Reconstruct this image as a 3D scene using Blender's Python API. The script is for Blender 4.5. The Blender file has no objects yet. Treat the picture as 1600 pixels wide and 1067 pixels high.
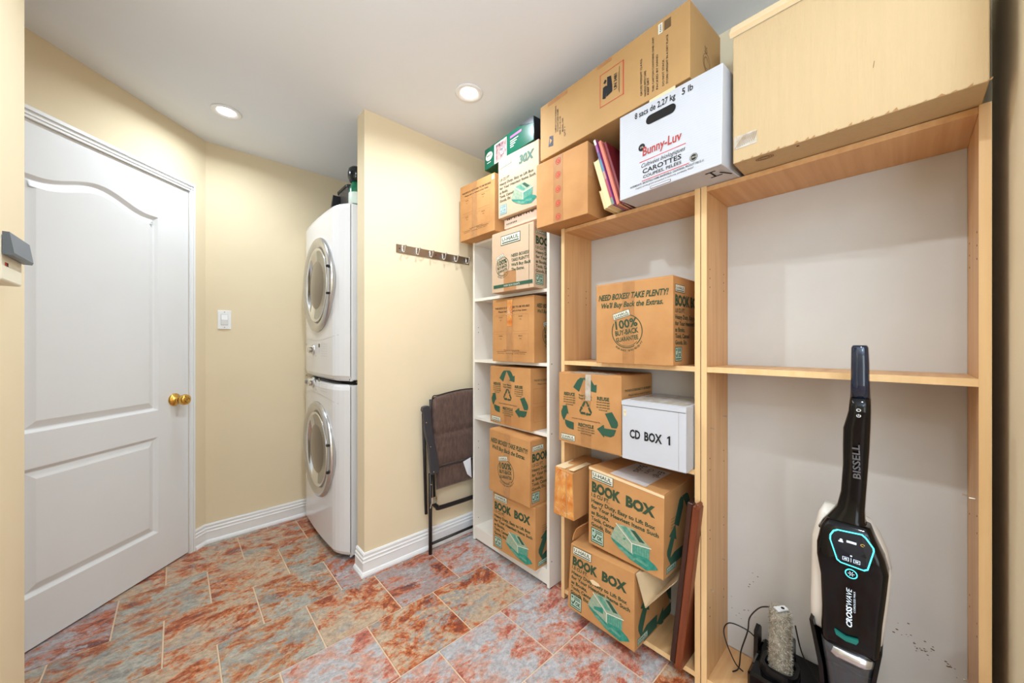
import bpy, bmesh, math, random
from mathutils import Vector, Matrix
R = math.radians
PI = math.pi
random.seed(7)
SC = bpy.context.scene
COL = SC.collection

# ------------------------------------------------------------------ camera, light, exposure
YAW = 47.3                        # angle between the partition wall direction (X) and the view direction
cam_d = bpy.data.cameras.new('camera'); cam = bpy.data.objects.new('camera', cam_d); COL.objects.link(cam)
cam.location = (0, 0, 1.2)
cam.rotation_euler = (R(90), 0, R(-90 + YAW))
cam_d.sensor_width = 36; cam_d.lens = 567 / 1600 * 36
cam_d.shift_y = (537 - 533.5) / 1600
cam_d.clip_start = 0.02
SC.camera = cam
w = bpy.data.worlds.new('world'); SC.world = w; w.use_nodes = True
w.node_tree.nodes['Background'].inputs[0].default_value = (0.9, 0.95, 1, 1)
w.node_tree.nodes['Background'].inputs[1].default_value = 0.6
SC.view_settings.view_transform = 'Standard'; SC.view_settings.look = 'None'
SC.view_settings.exposure = 0.3; SC.view_settings.gamma = 1.0
SC.view_settings.use_curve_mapping = False
HC = 2.42
def area(name, loc, rot, sx, sy, power, col):
    l = bpy.data.lights.new(name, 'AREA'); l.shape = 'RECTANGLE'; l.size = sx; l.size_y = sy
    l.energy = power; l.color = col
    o = bpy.data.objects.new(name, l); COL.objects.link(o); o.location = loc; o.rotation_euler = rot
    return o
# added cool fill light behind the camera
area('rear_fill', (-2.05, -1.2, 1.25), (R(90), 0, R(-60)), 2.6, 2.1, 52, (0.70, 0.84, 1.0))
# added upward fill light, unseen behind the camera, to brighten the ceiling
area('ceiling_fill', (-0.55, -0.75, 1.5), (R(180), 0, 0), 0.45, 0.45, 62, (0.64, 0.81, 1.0))
SPOTS = [(0.19, 2.42, 5), (1.043, 1.438, 4.5), (0.39, 1.25, 10.5), (0.38, -0.03, 4.8), (-0.9, -0.35, 5.5)]

# ------------------------------------------------------------------ materials
MATS = {}
def lin(c):
    return tuple(((x / 255) / 12.92 if x / 255 <= 0.04045 else ((x / 255 + 0.055) / 1.055) ** 2.4) for x in c) + (1,)
def mat(name, rgb, rough=0.6, metal=0.0, var=0.0, scale=6, bump=0.0, bscale=60, spec=0.5, stretch=None, rgb2=None, emit=0, alpha=None, trans=0, coat=0, detail=4, obj_rand=0.0, sheen=0):
    if name in MATS: return MATS[name]
    m = bpy.data.materials.new(name); m.use_nodes = True; MATS[name] = m
    nt = m.node_tree; N = nt.nodes; L = nt.links
    b = N['Principled BSDF']; c = lin(rgb)
    b.inputs['Base Color'].default_value = c
    b.inputs['Roughness'].default_value = rough; b.inputs['Metallic'].default_value = metal
    b.inputs['Specular IOR Level'].default_value = spec
    b.inputs['Coat Weight'].default_value = coat
    b.inputs['Sheen Weight'].default_value = sheen
    if trans: b.inputs['Transmission Weight'].default_value = trans
    if alpha is not None: b.inputs['Alpha'].default_value = alpha
    if emit:
        b.inputs['Emission Color'].default_value = c; b.inputs['Emission Strength'].default_value = emit
    if var or rgb2 or bump:
        tc = N.new('ShaderNodeTexCoord'); mp = N.new('ShaderNodeMapping')
        L.new(tc.outputs['Object'], mp.inputs[0])
        if stretch: mp.inputs['Scale'].default_value = stretch
        if obj_rand:
            oi = N.new('ShaderNodeObjectInfo'); ml = N.new('ShaderNodeMath'); ml.operation = 'MULTIPLY'; ml.inputs[1].default_value = 37
            L.new(oi.outputs['Random'], ml.inputs[0]); cb = N.new('ShaderNodeCombineXYZ')
            for i in range(3): L.new(ml.outputs[0], cb.inputs[i])
            L.new(cb.outputs[0], mp.inputs['Location'])
    if var or rgb2:
        n = N.new('ShaderNodeTexNoise'); n.inputs['Scale'].default_value = scale; n.inputs['Detail'].default_value = detail
        L.new(mp.outputs[0], n.inputs['Vector'])
        mx = N.new('ShaderNodeMix'); mx.data_type = 'RGBA'
        rp = N.new('ShaderNodeMapRange'); rp.inputs[1].default_value = 0.3; rp.inputs[2].default_value = 0.7
        L.new(n.outputs['Fac'], rp.inputs[0]); L.new(rp.outputs[0], mx.inputs[0])
        c2 = lin(rgb2) if rgb2 else tuple(max(0, x * (1 - var)) for x in c[:3]) + (1,)
        mx.inputs[6].default_value = c; mx.inputs[7].default_value = c2
        L.new(mx.outputs[2], b.inputs['Base Color'])
    if bump:
        n2 = N.new('ShaderNodeTexNoise'); n2.inputs['Scale'].default_value = bscale; n2.inputs['Detail'].default_value = 3
        L.new(mp.outputs[0], n2.inputs['Vector'])
        bp = N.new('ShaderNodeBump'); bp.inputs['Strength'].default_value = bump; bp.inputs['Distance'].default_value = 0.002
        L.new(n2.outputs['Fac'], bp.inputs['Height']); L.new(bp.outputs[0], b.inputs['Normal'])
    return m

def wood(name, c1, c2, rough=0.45, sc=(30, 30, 1.6)):
    """beech foil: long vertical grain with wider staves"""
    if name in MATS: return MATS[name]
    m = mat(name, c1, rough, var=0.0, rgb2=c2, scale=1.6, stretch=sc, detail=6, bump=0.05, bscale=8)
    return m

m_wall = mat('cream_wall_paint', (238, 221, 188), 0.85, var=0.04, scale=3, bump=0.08, bscale=220, spec=0.2)
m_ceil = mat('ceiling_paint', (238, 240, 243), 0.9, var=0.03, scale=2, bump=0.06, bscale=180, spec=0.1)
m_trim = mat('white_trim_paint', (240, 240, 240), 0.4, bump=0.02)
m_door = mat('door_paint', (232, 232, 232), 0.42, var=0.02, bump=0.03, bscale=120)
m_grout = mat('sand_grout', (226, 196, 164), 0.9, var=0.12, scale=30)
m_beech = wood('beech_foil', (222, 176, 122), (205, 152, 100))
m_beech_h = wood('beech_foil_lengthwise', (222, 176, 122), (205, 152, 100), sc=(1.6, 30, 30))
m_beech_edge = wood('beech_edging', (240, 202, 148), (232, 190, 134))
m_backp = mat('grey_back_panel', (208, 204, 198), 0.7, var=0.06, scale=5, bump=0.03)
m_whitep = mat('white_melamine', (232, 224, 212), 0.45, bump=0.02, var=0.03)
m_card = mat('kraft_cardboard', (204, 150, 95), 0.75, rgb2=(186, 132, 80), scale=7, bump=0.22, bscale=55, spec=0.3, detail=8)
m_card2 = mat('pale_kraft_cardboard', (210, 184, 146), 0.75, var=0.10, scale=7, bump=0.3, bscale=45, spec=0.3)
m_card3 = mat('golden_kraft_cardboard', (194, 152, 98), 0.7, var=0.10, scale=5, bump=0.06, bscale=50, spec=0.3)
m_cardcut = mat('cardboard_cut_edge', (236, 208, 164), 0.8)
m_pinkcard = mat('pink_tinted_cardboard', (232, 200, 178), 0.7, var=0.06)
m_tape = mat('brown_parcel_tape', (184, 130, 80), 0.3, var=0.15, scale=25, spec=0.6)
m_tape_y = mat('amber_parcel_tape', (200, 104, 34), 0.18, rgb2=(232, 172, 96), scale=22, bump=1.0, bscale=34)
m_tape_c = mat('clear_crinkled_tape', (226, 222, 214), 0.2, rgb2=(200, 180, 150), scale=40, bump=0.6, bscale=60, alpha=0.75)
m_ink = mat('dark_green_ink', (52, 74, 48), 0.8)
m_inkg = mat('green_arrow_ink', (46, 88, 66), 0.8, var=0.15, scale=30)
m_inkt = mat('teal_ink', (30, 120, 104), 0.8, rgb2=(60, 150, 128), scale=60)
m_inkp = mat('pale_teal_ink', (150, 186, 168), 0.8, rgb2=(190, 206, 186), scale=60)
m_inkw = mat('white_ink', (226, 222, 204), 0.8)
m_inkk = mat('black_ink', (28, 26, 28), 0.8)
m_inkr = mat('red_ink', (206, 50, 44), 0.8)
m_inkwr = mat('brick_red_ink', (178, 62, 56), 0.8)
m_inkbr = mat('faded_brown_ink', (122, 86, 56), 0.8)
m_inkgr = mat('faded_grey_green_ink', (84, 118, 104), .8)
m_whitecard = mat('white_corrugated_card', (200, 201, 206), 0.6, bump=0.12, bscale=50, var=0.03)
m_dark = mat('dark_void', (22, 18, 16), 0.9)
m_blackm = mat('matt_black_metal', (40, 36, 36), 0.4, metal=0.3)
m_chrome = mat('chrome', (225, 228, 232), 0.12, metal=1)
m_steel = mat('brushed_nickel', (170, 160, 150), 0.28, metal=1, bump=0.05, bscale=200)
m_brass = mat('polished_brass', (222, 176, 88), 0.14, metal=1)

# ------------------------------------------------------------------ mesh helpers
def newbm(): return bmesh.new()
def obj(name, bm, mats, parent=None, loc=(0, 0, 0), rot=(0, 0, 0), smooth=False, kind=None, label=None):
    me = bpy.data.meshes.new(name)
    bmesh.ops.recalc_face_normals(bm, faces=bm.faces)
    bm.to_mesh(me); bm.free()
    if not isinstance(mats, (list, tuple)): mats = [mats]
    for m in mats: me.materials.append(m)
    if smooth:
        for p in me.polygons: p.use_smooth = True
    o = bpy.data.objects.new(name, me); COL.objects.link(o)
    o.location = loc; o.rotation_euler = rot
    if parent: o.parent = parent
    if kind: o['kind'] = kind
    if label: o['label'] = label
    return o
def thing(name, label, cat, loc=(0, 0, 0), rz=0, group=None, rot=None):
    o = bpy.data.objects.new(name, None); COL.objects.link(o); o.empty_display_size = 0.05
    o.location = loc; o.rotation_euler = rot if rot else (0, 0, rz)
    o['label'] = label; o['category'] = cat
    if group: o['group'] = group
    return o
def tag(o, label, cat, group=None):
    o['label'] = label; o['category'] = cat
    if group: o['group'] = group
    return o
def box(bm, x0, x1, y0, y1, z0, z1, bev=0.0, mi=0, segs=1):
    r = bmesh.ops.create_cube(bm, size=1)
    vs = r['verts']
    for v in vs:
        v.co = Vector((x0 + (v.co.x + .5) * (x1 - x0), y0 + (v.co.y + .5) * (y1 - y0), z0 + (v.co.z + .5) * (z1 - z0)))
    fs = set(f for v in vs for f in v.link_faces)
    for f in fs: f.material_index = mi
    if bev > 0:
        es = list(set(e for v in vs for e in v.link_edges))
        r2 = bmesh.ops.bevel(bm, geom=es, offset=bev, segments=segs, affect='EDGES', profile=0.5)
        for f in r2['faces']: f.material_index = mi
    return vs
def bx(x0, x1, y0, y1, z0, z1, bev=0.0, segs=1):
    bm = newbm(); box(bm, x0, x1, y0, y1, z0, z1, bev, 0, segs); return bm
def prism(bm, pts, axis, a, b, mi=0):
    """extrude closed 2-D polygon along an axis between a and b"""
    def P(p, t):
        return {'x': (t, p[0], p[1]), 'y': (p[0], t, p[1]), 'z': (p[0], p[1], t)}[axis]
    v0 = [bm.verts.new(P(p, a)) for p in pts]; v1 = [bm.verts.new(P(p, b)) for p in pts]
    n = len(pts); fs = [bm.faces.new(v0), bm.faces.new(v1[::-1])]
    for i in range(n):
        j = (i + 1) % n; fs.append(bm.faces.new((v0[i], v1[i], v1[j], v0[j])))
    for f in fs: f.material_index = mi
def tube(bm, pts, r, n=8, mi=0, closed=False, rs=None):
    pts = [Vector(p) for p in pts]; m = len(pts); rings = []
    up = None
    for i, p in enumerate(pts):
        if closed: t = (pts[(i + 1) % m] - pts[i - 1])
        else: t = pts[min(i + 1, m - 1)] - pts[max(i - 1, 0)]
        t.normalize()
        if up is None:
            up = Vector((0, 0, 1)) if abs(t.z) < 0.9 else Vector((1, 0, 0))
        s = t.cross(up)
        if s.length < 1e-4: s = t.cross(Vector((0, 1, 0)))
        s.normalize(); up = s.cross(t).normalized()
        rr = rs[i] if rs else r
        rings.append([bm.verts.new(p + (s * math.cos(2 * PI * k / n) + up * math.sin(2 * PI * k / n)) * rr) for k in range(n)])
    for i in range(m if closed else m - 1):
        A = rings[i]; B = rings[(i + 1) % m]
        for k in range(n):
            f = bm.faces.new((A[k], A[(k + 1) % n], B[(k + 1) % n], B[k])); f.material_index = mi
    if not closed:
        for q in (rings[0], rings[-1][::-1]):
            f = bm.faces.new(q); f.material_index = mi
def smoothpath(P, k=6):
    """Catmull-Rom through points"""
    P = [Vector(p) for p in P]; out = []
    for i in range(len(P) - 1):
        a = P[max(i - 1, 0)]; b = P[i]; c = P[i + 1]; d = P[min(i + 2, len(P) - 1)]
        for j in range(k):
            t = j / k
            out.append(0.5 * ((2 * b) + (c - a) * t + (2 * a - 5 * b + 4 * c - d) * t * t + (3 * b - a - 3 * c + d) * t ** 3))
    out.append(P[-1]); return out
def lathe(bm, prof, n=32, mi=0, axis='z', c=(0, 0, 0)):
    """revolve (r, h) pairs"""
    rings = []
    for r, h in prof:
        ring = []
        for k in range(n):
            a = 2 * PI * k / n; x = r * math.cos(a); y = r * math.sin(a)
            p = {'z': (x, y, h), 'x': (h, x, y), 'y': (x, h, y)}[axis]
            ring.append(bm.verts.new(Vector(p) + Vector(c)))
        rings.append(ring)
    for A, B in zip(rings, rings[1:]):
        for k in range(n):
            f = bm.faces.new((A[k], A[(k + 1) % n], B[(k + 1) % n], B[k])); f.material_index = mi
    for q in (rings[0], rings[-1][::-1]):
        if (q[0].co - q[n // 2].co).length > 1e-5:
            f = bm.faces.new(q); f.material_index = mi
def loft(bm, rings, mi=0, cap=True):
    vs = [[bm.verts.new(p) for p in r] for r in rings]; n = len(vs[0])
    for A, B in zip(vs, vs[1:]):
        for k in range(n):
            f = bm.faces.new((A[k], A[(k + 1) % n], B[(k + 1) % n], B[k])); f.material_index = mi
    if cap:
        for q in (vs[0], vs[-1][::-1]):
            f = bm.faces.new(q); f.material_index = mi
def rring(cx, cy, hx, hy, r, z, n=5):
    """rounded rectangle ring"""
    out = []; r = min(r, hx, hy)
    for q, (sx, sy) in enumerate(((1, 1), (-1, 1), (-1, -1), (1, -1))):
        for i in range(n + 1):
            a = PI / 2 * (q + i / n)
            out.append((cx + sx * (hx - r) + r * math.cos(a), cy + sy * (hy - r) + r * math.sin(a), z))
    return out

# ------------------------------------------------------------------ lettering on surfaces
GL = {}
def glyphs(s, bold=0.0):
    key = (s, bold)
    if key in GL: return GL[key]
    cu = bpy.data.curves.new('t', 'FONT'); cu.body = s; cu.size = 1; cu.offset = bold; cu.resolution_u = 2
    o = bpy.data.objects.new('t', cu); COL.objects.link(o)
    dg = bpy.context.evaluated_depsgraph_get(); dg.update()
    me = o.evaluated_get(dg).to_mesh()
    V = [(v.co.x, v.co.y) for v in me.vertices]; F = [tuple(p.vertices) for p in me.polygons]
    o.evaluated_get(dg).to_mesh_clear(); bpy.data.objects.remove(o); bpy.data.curves.remove(cu)
    if V:
        x0 = min(v[0] for v in V); x1 = max(v[0] for v in V)
        V = [((v[0] - x0), v[1]) for v in V]; wd = x1 - x0
    else: wd = 1
    GL[key] = (V, F, wd); return GL[key]
class Decor:
    """flat print laid on a surface given by fn(x, y, lift) -> 3-D point; x, y in metres"""
    def __init__(s, fn): s.fn = fn; s.bm = newbm(); s.mats = []; s.n = 0
    def mi(s, m):
        if m not in s.mats: s.mats.append(m)
        return s.mats.index(m)
    def add(s, V, F, m, lift):
        k = s.mi(m); vs = [s.bm.verts.new(s.fn(x, y, lift)) for x, y in V]
        for f in F:
            try: q = s.bm.faces.new([vs[i] for i in f]); q.material_index = k
            except ValueError: pass
    def text(s, t, x, y, h, w=None, m=None, rot=0, shear=0, bold=0.0, lift=0.0012, fixw=None):
        V, F, wd = glyphs(t, bold); k = h / 0.72
        kx = (w / wd) if w else k
        ca, sa = math.cos(R(rot)), math.sin(R(rot)); P = []
        for a, b in V:
            px = a * kx + b * k * shear; py = b * k
            P.append((x + px * ca - py * sa, y + px * sa + py * ca))
        s.add(P, F, m or m_ink, lift)
    def poly(s, pts, m, lift=0.0008, dx=0, dy=0): s.add([(a + dx, b + dy) for a, b in pts], [tuple(range(len(pts)))], m, lift)
    def rect(s, x0, y0, x1, y1, m, lift=0.0008, nx=1, ny=1):
        V = [(x0 + (x1 - x0) * i / nx, y0 + (y1 - y0) * j / ny) for j in range(ny + 1) for i in range(nx + 1)]
        F = [(j * (nx + 1) + i, j * (nx + 1) + i + 1, (j + 1) * (nx + 1) + i + 1, (j + 1) * (nx + 1) + i) for j in range(ny) for i in range(nx)]
        s.add(V, F, m, lift)
    def frame(s, x0, y0, x1, y1, t, m, lift=0.001):
        s.rect(x0, y0, x1, y0 + t, m, lift); s.rect(x0, y1 - t, x1, y1, m, lift)
        s.rect(x0, y0, x0 + t, y1, m, lift); s.rect(x1 - t, y0, x1, y1, m, lift)
    def ring(s, cx, cy, rx, ry, t, m, a0=0, a1=360, n=40, lift=0.001):
        V = []; 
        for i in range(n + 1):
            a = R(a0 + (a1 - a0) * i / n)
            V += [(cx + rx * math.cos(a), cy + ry * math.sin(a)), (cx + (rx - t) * math.cos(a), cy + (ry - t) * math.sin(a))]
        F = [(2 * i, 2 * i + 2, 2 * i + 3, 2 * i + 1) for i in range(n)]
        s.add(V, F, m, lift)
    def disc(s, cx, cy, r, m, lift=0.001, n=20, ry=None):
        s.poly([(cx + r * math.cos(2 * PI * i / n), cy + (ry or r) * math.sin(2 * PI * i / n)) for i in range(n)], m, lift)
    def line(s, a, b, t, m, lift=0.001):
        d = Vector((b[0] - a[0], b[1] - a[1])); d.normalize(); nx, ny = -d.y * t / 2, d.x * t / 2
        s.add([(a[0] + nx, a[1] + ny), (a[0] - nx, a[1] - ny), (b[0] - nx, b[1] - ny), (b[0] + nx, b[1] + ny)], [(0, 1, 2, 3)], m, lift)
    def obj(s, name, parent, label=None):
        stuff = name in ('scuffs', 'tape_creases', 'torn_tape', 'spatter_marks', 'control_markings', 'keypad_markings', 'printed_lettering', 'side_lettering', 'button_icons')
        me = bpy.data.meshes.new(name); s.bm.to_mesh(me); s.bm.free()
        for m in s.mats: me.materials.append(m)
        o = bpy.data.objects.new(name, me); COL.objects.link(o); o.parent = parent
        if label: o['label'] = label
        if stuff: o['kind'] = 'stuff'
        return o

# ------------------------------------------------------------------ setting
XB = 1.575      # wall behind the bookcases
YP = 1.905      # partition wall face
YF = 2.86       # far wall face
CX, CY = 0.122, 2.856   # corner where the angled door wall starts
XN = -0.31      # near left wall face
d2 = math.sqrt(0.5)
def dw(s, off=0.0):
    """point on the angled door wall: s metres from its far corner; off > 0 towards the room"""
    return (CX - d2 * s + d2 * off, CY - d2 * s - d2 * off)
def struct(name, bm, m, parent=None, **k):
    o = obj(name, bm, m, parent, **k)
    if not parent: o['kind'] = 'structure'
    return o
fl = struct('floor', bx(-2.3, 1.70, -2.2, 3.0, -0.06, -0.003), m_grout)
# ceiling with round cut-outs is not needed: the fittings sit just under it
struct('ceiling', bx(-2.3, 1.70, -2.2, 3.0, HC, HC + 0.05), m_ceil)
struct('wall_back', bx(XB, XB + 0.08, -0.26, YP, 0, HC), m_wall)
struct('wall_right', bx(1.05, XB + 0.08, -0.26, -0.155, 0, HC), m_wall)
struct('wall_rear_right', bx(1.05, 1.13, -2.2, -0.26, 0, HC), m_wall)
struct('wall_partition', bx(0.715, XB + 0.08, YP, 2.005, 0, HC), m_wall)
struct('wall_alcove', bx(1.45, 1.53, 2.005, YF, 0, HC), m_wall)
struct('wall_far', bx(CX - 0.0, 1.53, YF, YF + 0.08, 0, HC), m_wall)
bm = newbm()
def dwbox(bm, s0, s1, z0, z1, o0, o1, bev=0):
    pts = [dw(s0, o0), dw(s1, o0), dw(s1, o1), dw(s0, o1)]
    prism(bm, pts, 'z', z0, z1)
dwbox(bm, -0.03, 0.103, 0, HC, -0.09, 0.0)
dwbox(bm, 0.103, 0.97, 2.09, HC, -0.09, 0.0)
dwbox(bm, 0.97, 1.6, 0, HC, -0.09, 0.0)
struct('wall_left', bm, m_wall)
struct('wall_near_left', bx(XN - 0.10, XN, 0.55, 1.65, 0, HC), m_wall)
struct('wall_hall', bx(-1.1, XN - 0.10, 0.55, 0.65, 0, HC), m_wall)
struct('wall_hall_end', bx(-1.2, -1.1, 0.55, 1.95, 0, HC), m_wall)
struct('wall_rear_left', bx(-2.3, -2.2, -2.2, 3.0, 0, HC), m_wall)
struct('wall_rear', bx(-2.2, 1.13, -2.2, -2.1, 0, HC), m_wall)

# --- slate-look tiles
def slate(name, a, b, c, d, warm):
    m = bpy.data.materials.new(name); m.use_nodes = True
    nt = m.node_tree; N = nt.nodes; L = nt.links; bs = N['Principled BSDF']
    tc = N.new('ShaderNodeTexCoord'); oi = N.new('ShaderNodeObjectInfo')
    ml = N.new('ShaderNodeMath'); ml.operation = 'MULTIPLY'; ml.inputs[1].default_value = 83; L.new(oi.outputs['Random'], ml.inputs[0])
    cb = N.new('ShaderNodeCombineXYZ')
    for i in range(3): L.new(ml.outputs[0], cb.inputs[i])
    ang = N.new('ShaderNodeMath'); ang.operation = 'MULTIPLY'; ang.inputs[1].default_value = 1.1; L.new(oi.outputs['Random'], ang.inputs[0])
    cr = N.new('ShaderNodeCombineXYZ'); L.new(ang.outputs[0], cr.inputs[2])
    mp = N.new('ShaderNodeMapping'); L.new(tc.outputs['Object'], mp.inputs[0]); L.new(cb.outputs[0], mp.inputs[1]); L.new(cr.outputs[0], mp.inputs[2])
    mp.inputs['Scale'].default_value = (1.0, 1.45, 1)
    def noise(sc, det, dist=0.0, rough=0.6):
        n = N.new('ShaderNodeTexNoise'); n.inputs['Scale'].default_value = sc; n.inputs['Detail'].default_value = det
        n.inputs['Distortion'].default_value = dist; n.inputs['Roughness'].default_value = rough
        L.new(mp.outputs[0], n.inputs['Vector']); return n
    n1 = noise(6.0, 12, 0.3, 0.80); r1 = N.new('ShaderNodeValToRGB'); L.new(n1.outputs['Fac'], r1.inputs[0])
    e = r1.color_ramp.elements
    e[0].position = 0.34; e[0].color = lin(d)
    e[1].position = 0.70; e[1].color = lin(b)
    for p, q in ((0.425, c), (0.475, b), (0.52, a), (0.61, a)):
        k = e.new(p); k.color = lin(q)
    n2 = noise(8, 12, 0.25, 0.82); r2 = N.new('ShaderNodeValToRGB'); L.new(n2.outputs['Fac'], r2.inputs[0])
    r2.color_ramp.elements[0].position = 0.52; r2.color_ramp.elements[1].position = 0.58
    mx = N.new('ShaderNodeMix'); mx.data_type = 'RGBA'; L.new(r2.outputs[0], mx.inputs[0])
    L.new(r1.outputs[0], mx.inputs[6]); mx.inputs[7].default_value = lin(warm)
    n3 = noise(40, 8, 0.2, 0.85); r3 = N.new('ShaderNodeMapRange'); r3.inputs[1].default_value = 0.35; r3.inputs[2].default_value = 0.65
    r3.inputs[3].default_value = 0.46; r3.inputs[4].default_value = 1.08
    L.new(n3.outputs['Fac'], r3.inputs[0])
    vm = N.new('ShaderNodeVectorMath'); vm.operation = 'SCALE'; L.new(mx.outputs[2], vm.inputs[0]); L.new(r3.outputs[0], vm.inputs[3])
    L.new(vm.outputs[0], bs.inputs['Base Color'])
    bs.inputs['Roughness'].default_value = 0.38; bs.inputs['Specular IOR Level'].default_value = 0.5
    bp = N.new('ShaderNodeBump'); bp.inputs['Strength'].default_value = 0.25; bp.inputs['Distance'].default_value = 0.002
    L.new(n1.outputs['Fac'], bp.inputs['Height']); L.new(bp.outputs[0], bs.inputs['Normal'])
    return m
SL = [slate('slate_grey_rust', (186, 182, 170), (206, 152, 108), (184, 92, 52), (104, 58, 48), (160, 156, 148)),
      slate('slate_rust_cream', (206, 180, 152), (216, 124, 70), (160, 72, 44), (108, 82, 78), (170, 168, 162)),
      slate('slate_blue_pink', (196, 194, 196), (216, 170, 150), (204, 104, 78), (124, 80, 90), (212, 160, 140)),
      slate('slate_plum_orange', (178, 158, 154), (214, 116, 68), (138, 72, 60), (84, 54, 62), (190, 184, 184))]
TX, TY, G = 0.317, 0.3147, 0.0055
tile_mesh = {}
def tile(ix0, ix1, iy0, iy1, k):
    wx = round(ix1 - ix0, 4); wy = round(iy1 - iy0, 4)
    key = (wx, wy, k)
    if key not in tile_mesh:
        b_ = bx(-wx / 2, wx / 2, -wy / 2, wy / 2, -0.012, 0, 0.0012)
        me = bpy.data.meshes.new('tile'); b_.to_mesh(me); b_.free(); me.materials.append(SL[k]); tile_mesh[key] = me
    o = bpy.data.objects.new('tile', tile_mesh[key]); COL.objects.link(o)
    o.location = ((ix0 + ix1) / 2, (iy0 + iy1) / 2, 0); o.parent = fl
rt = random.Random(12)
for j in range(-9, 8):
    y0 = 0.607 + TY * j + G / 2; y1 = y0 + TY - G
    y0 = max(y0, -2.1); y1 = min(y1, 2.9)
    if y1 - y0 < 0.02: continue
    ph = 0.751 if j % 2 else 0.751 - TX / 2   # running bond
    for i in range(-10, 4):
        x0 = ph + TX * i + G / 2; x1 = x0 + TX - G
        x0 = max(x0, -2.2); x1 = min(x1, 1.60)
        if x1 - x0 < 0.02: continue
        right = (x0 + x1) / 2 - (y0 + y1) / 2 > -1.05
        k = rt.choice([2, 2, 1, 3, 2] if right else [0, 1, 1, 3, 0])  # pinker, bluer mix on the right: tint of the light put into tile colours
        tile(x0, x1, y0, y1, k)

# --- baseboards, swept along polylines with mitred corners
PROF = [(0, 0), (0.024, 0), (0.024, 0.008), (0.019, 0.018), (0.0135, 0.022), (0.0135, 0.066), (0.0155, 0.070), (0.0115, 0.076),
        (0.0115, 0.084), (0.0135, 0.088), (0.009, 0.094), (0.009, 0.102), (0.0105, 0.106), (0.007, 0.114), (0, 0.115)]
def sweep(bm, path, prof, side):
    n = len(path); rings = []
    for i, p in enumerate(path):
        p = Vector(p)
        def nrm(a, b):
            d = (Vector(b) - Vector(a)).normalized(); return Vector((-d.y, d.x)) * side
        if i == 0: m = nrm(path[0], path[1]); k = 1
        elif i == n - 1: m = nrm(path[-2], path[-1]); k = 1
        else:
            a = nrm(path[i - 1], p); b = nrm(p, path[i + 1]); m = (a + b).normalized(); k = 1 / max(0.3, m.dot(a))
        rings.append([(p.x + m.x * d * k, p.y + m.y * d * k, z) for d, z in prof])
    loft(bm, rings)
bm = newbm(); sweep(bm, [dw(0.078), (CX, CY), (1.45, YF)], PROF, -1); struct('baseboard_far', bm, m_trim)
bm = newbm(); sweep(bm, [(0.715, 2.003), (0.715, YP), (XB, YP)], PROF, -1); struct('baseboard_partition', bm, m_trim)
bm = newbm(); sweep(bm, [(1.055, -0.155), (1.30, -0.155)], PROF, 1); struct('baseboard_right', bm, m_trim)

# --- door in the angled wall
def casing(bm, s0, s1, z0, z1): dwbox(bm, s0, s1, z0, z1, 0.0, 0.012)
bm = newbm()
for a, b, h in ((0.078, 0.104, 0.010), (0.078, 0.088, 0.016), (0.094, 0.100, 0.013)): dwbox(bm, a, b, 0, 2.118 if a < .08 else 2.10, 0.0001, h)
for a, b, h in ((2.074, 2.118, 0.010), (2.104, 2.118, 0.018), (2.086, 2.094, 0.014)): dwbox(bm, 0.0785, 1.0, a, b, 0.0001, h)
dwbox(bm, 0.968, 1.0, 0, 2.10, 0.0001, 0.012)
struct('trim_1', bm, m_trim)
S0, S1, DZ0, DZ1 = 0.1045, 0.9665, 0.008, 2.072
bm = newbm()
def door_pt(s, z, off): x, y = dw(s, off); return (x, y, z)
FRONT = -0.002
def panel(outline, cell):
    """outline: closed loop of (s, z); cell: rectangle (s0, s1, z0, z1) around it"""
    n = len(outline); cs = sum(p[0] for p in outline) / n; cz = (cell[2] + cell[3]) / 2
    s0, s1, z0, z1 = cell; outer = []
    for s, z in outline:     # project on the rectangle along the direction from the centre
        ds, dz = s - cs, z - cz; t = 1e9
        if abs(ds) > 1e-9: t = min(t, ((s1 - cs) / ds) if ds > 0 else ((s0 - cs) / ds))
        if abs(dz) > 1e-9: t = min(t, ((z1 - cz) / dz) if dz > 0 else ((z0 - cz) / dz))
        outer.append((cs + ds * t, cz + dz * t))
    def inset(loop, d):
        out = []
        for i in range(n):
            a = Vector(loop[i - 1]); p = Vector(loop[i]); b = Vector(loop[(i + 1) % n])
            e1 = (p - a).normalized(); e2 = (b - p).normalized()
            n1 = Vector((-e1.y, e1.x)); n2 = Vector((-e2.y, e2.x)); m = (n1 + n2).normalized(); k = d / max(0.35, m.dot(n1))
            out.append((p.x + m.x * k, p.y + m.y * k))
        return out
    loops = [(outer, FRONT), (outline, FRONT), (inset(outline, 0.003), FRONT - 0.002), (inset(outline, 0.013), FRONT - 0.012), (inset(outline, 0.017), FRONT - 0.013), (inset(outline, 0.044), FRONT - 0.002), (inset(outline, 0.047), FRONT - 0.0015)]
    rings = [[bm.verts.new(door_pt(s, z, o)) for s, z in lp] for lp, o in loops]
    for A, B in zip(rings, rings[1:]):
        for k in range(n): bm.faces.new((A[k], A[(k + 1) % n], B[(k + 1) % n], B[k]))
    bm.faces.new(rings[-1])
    for k in range(n):       # close the corners of the cell
        p, q = outer[k], outer[(k + 1) % n]
        if abs(p[0] - q[0]) > 1e-6 and abs(p[1] - q[1]) > 1e-6:
            cs_ = s0 if min(abs(p[0] - s0), abs(q[0] - s0)) < 1e-6 else s1
            cz_ = z0 if min(abs(p[1] - z0), abs(q[1] - z0)) < 1e-6 else z1
            bm.faces.new((rings[0][k], rings[0][(k + 1) % n], bm.verts.new(door_pt(cs_, cz_, FRONT))))
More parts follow.
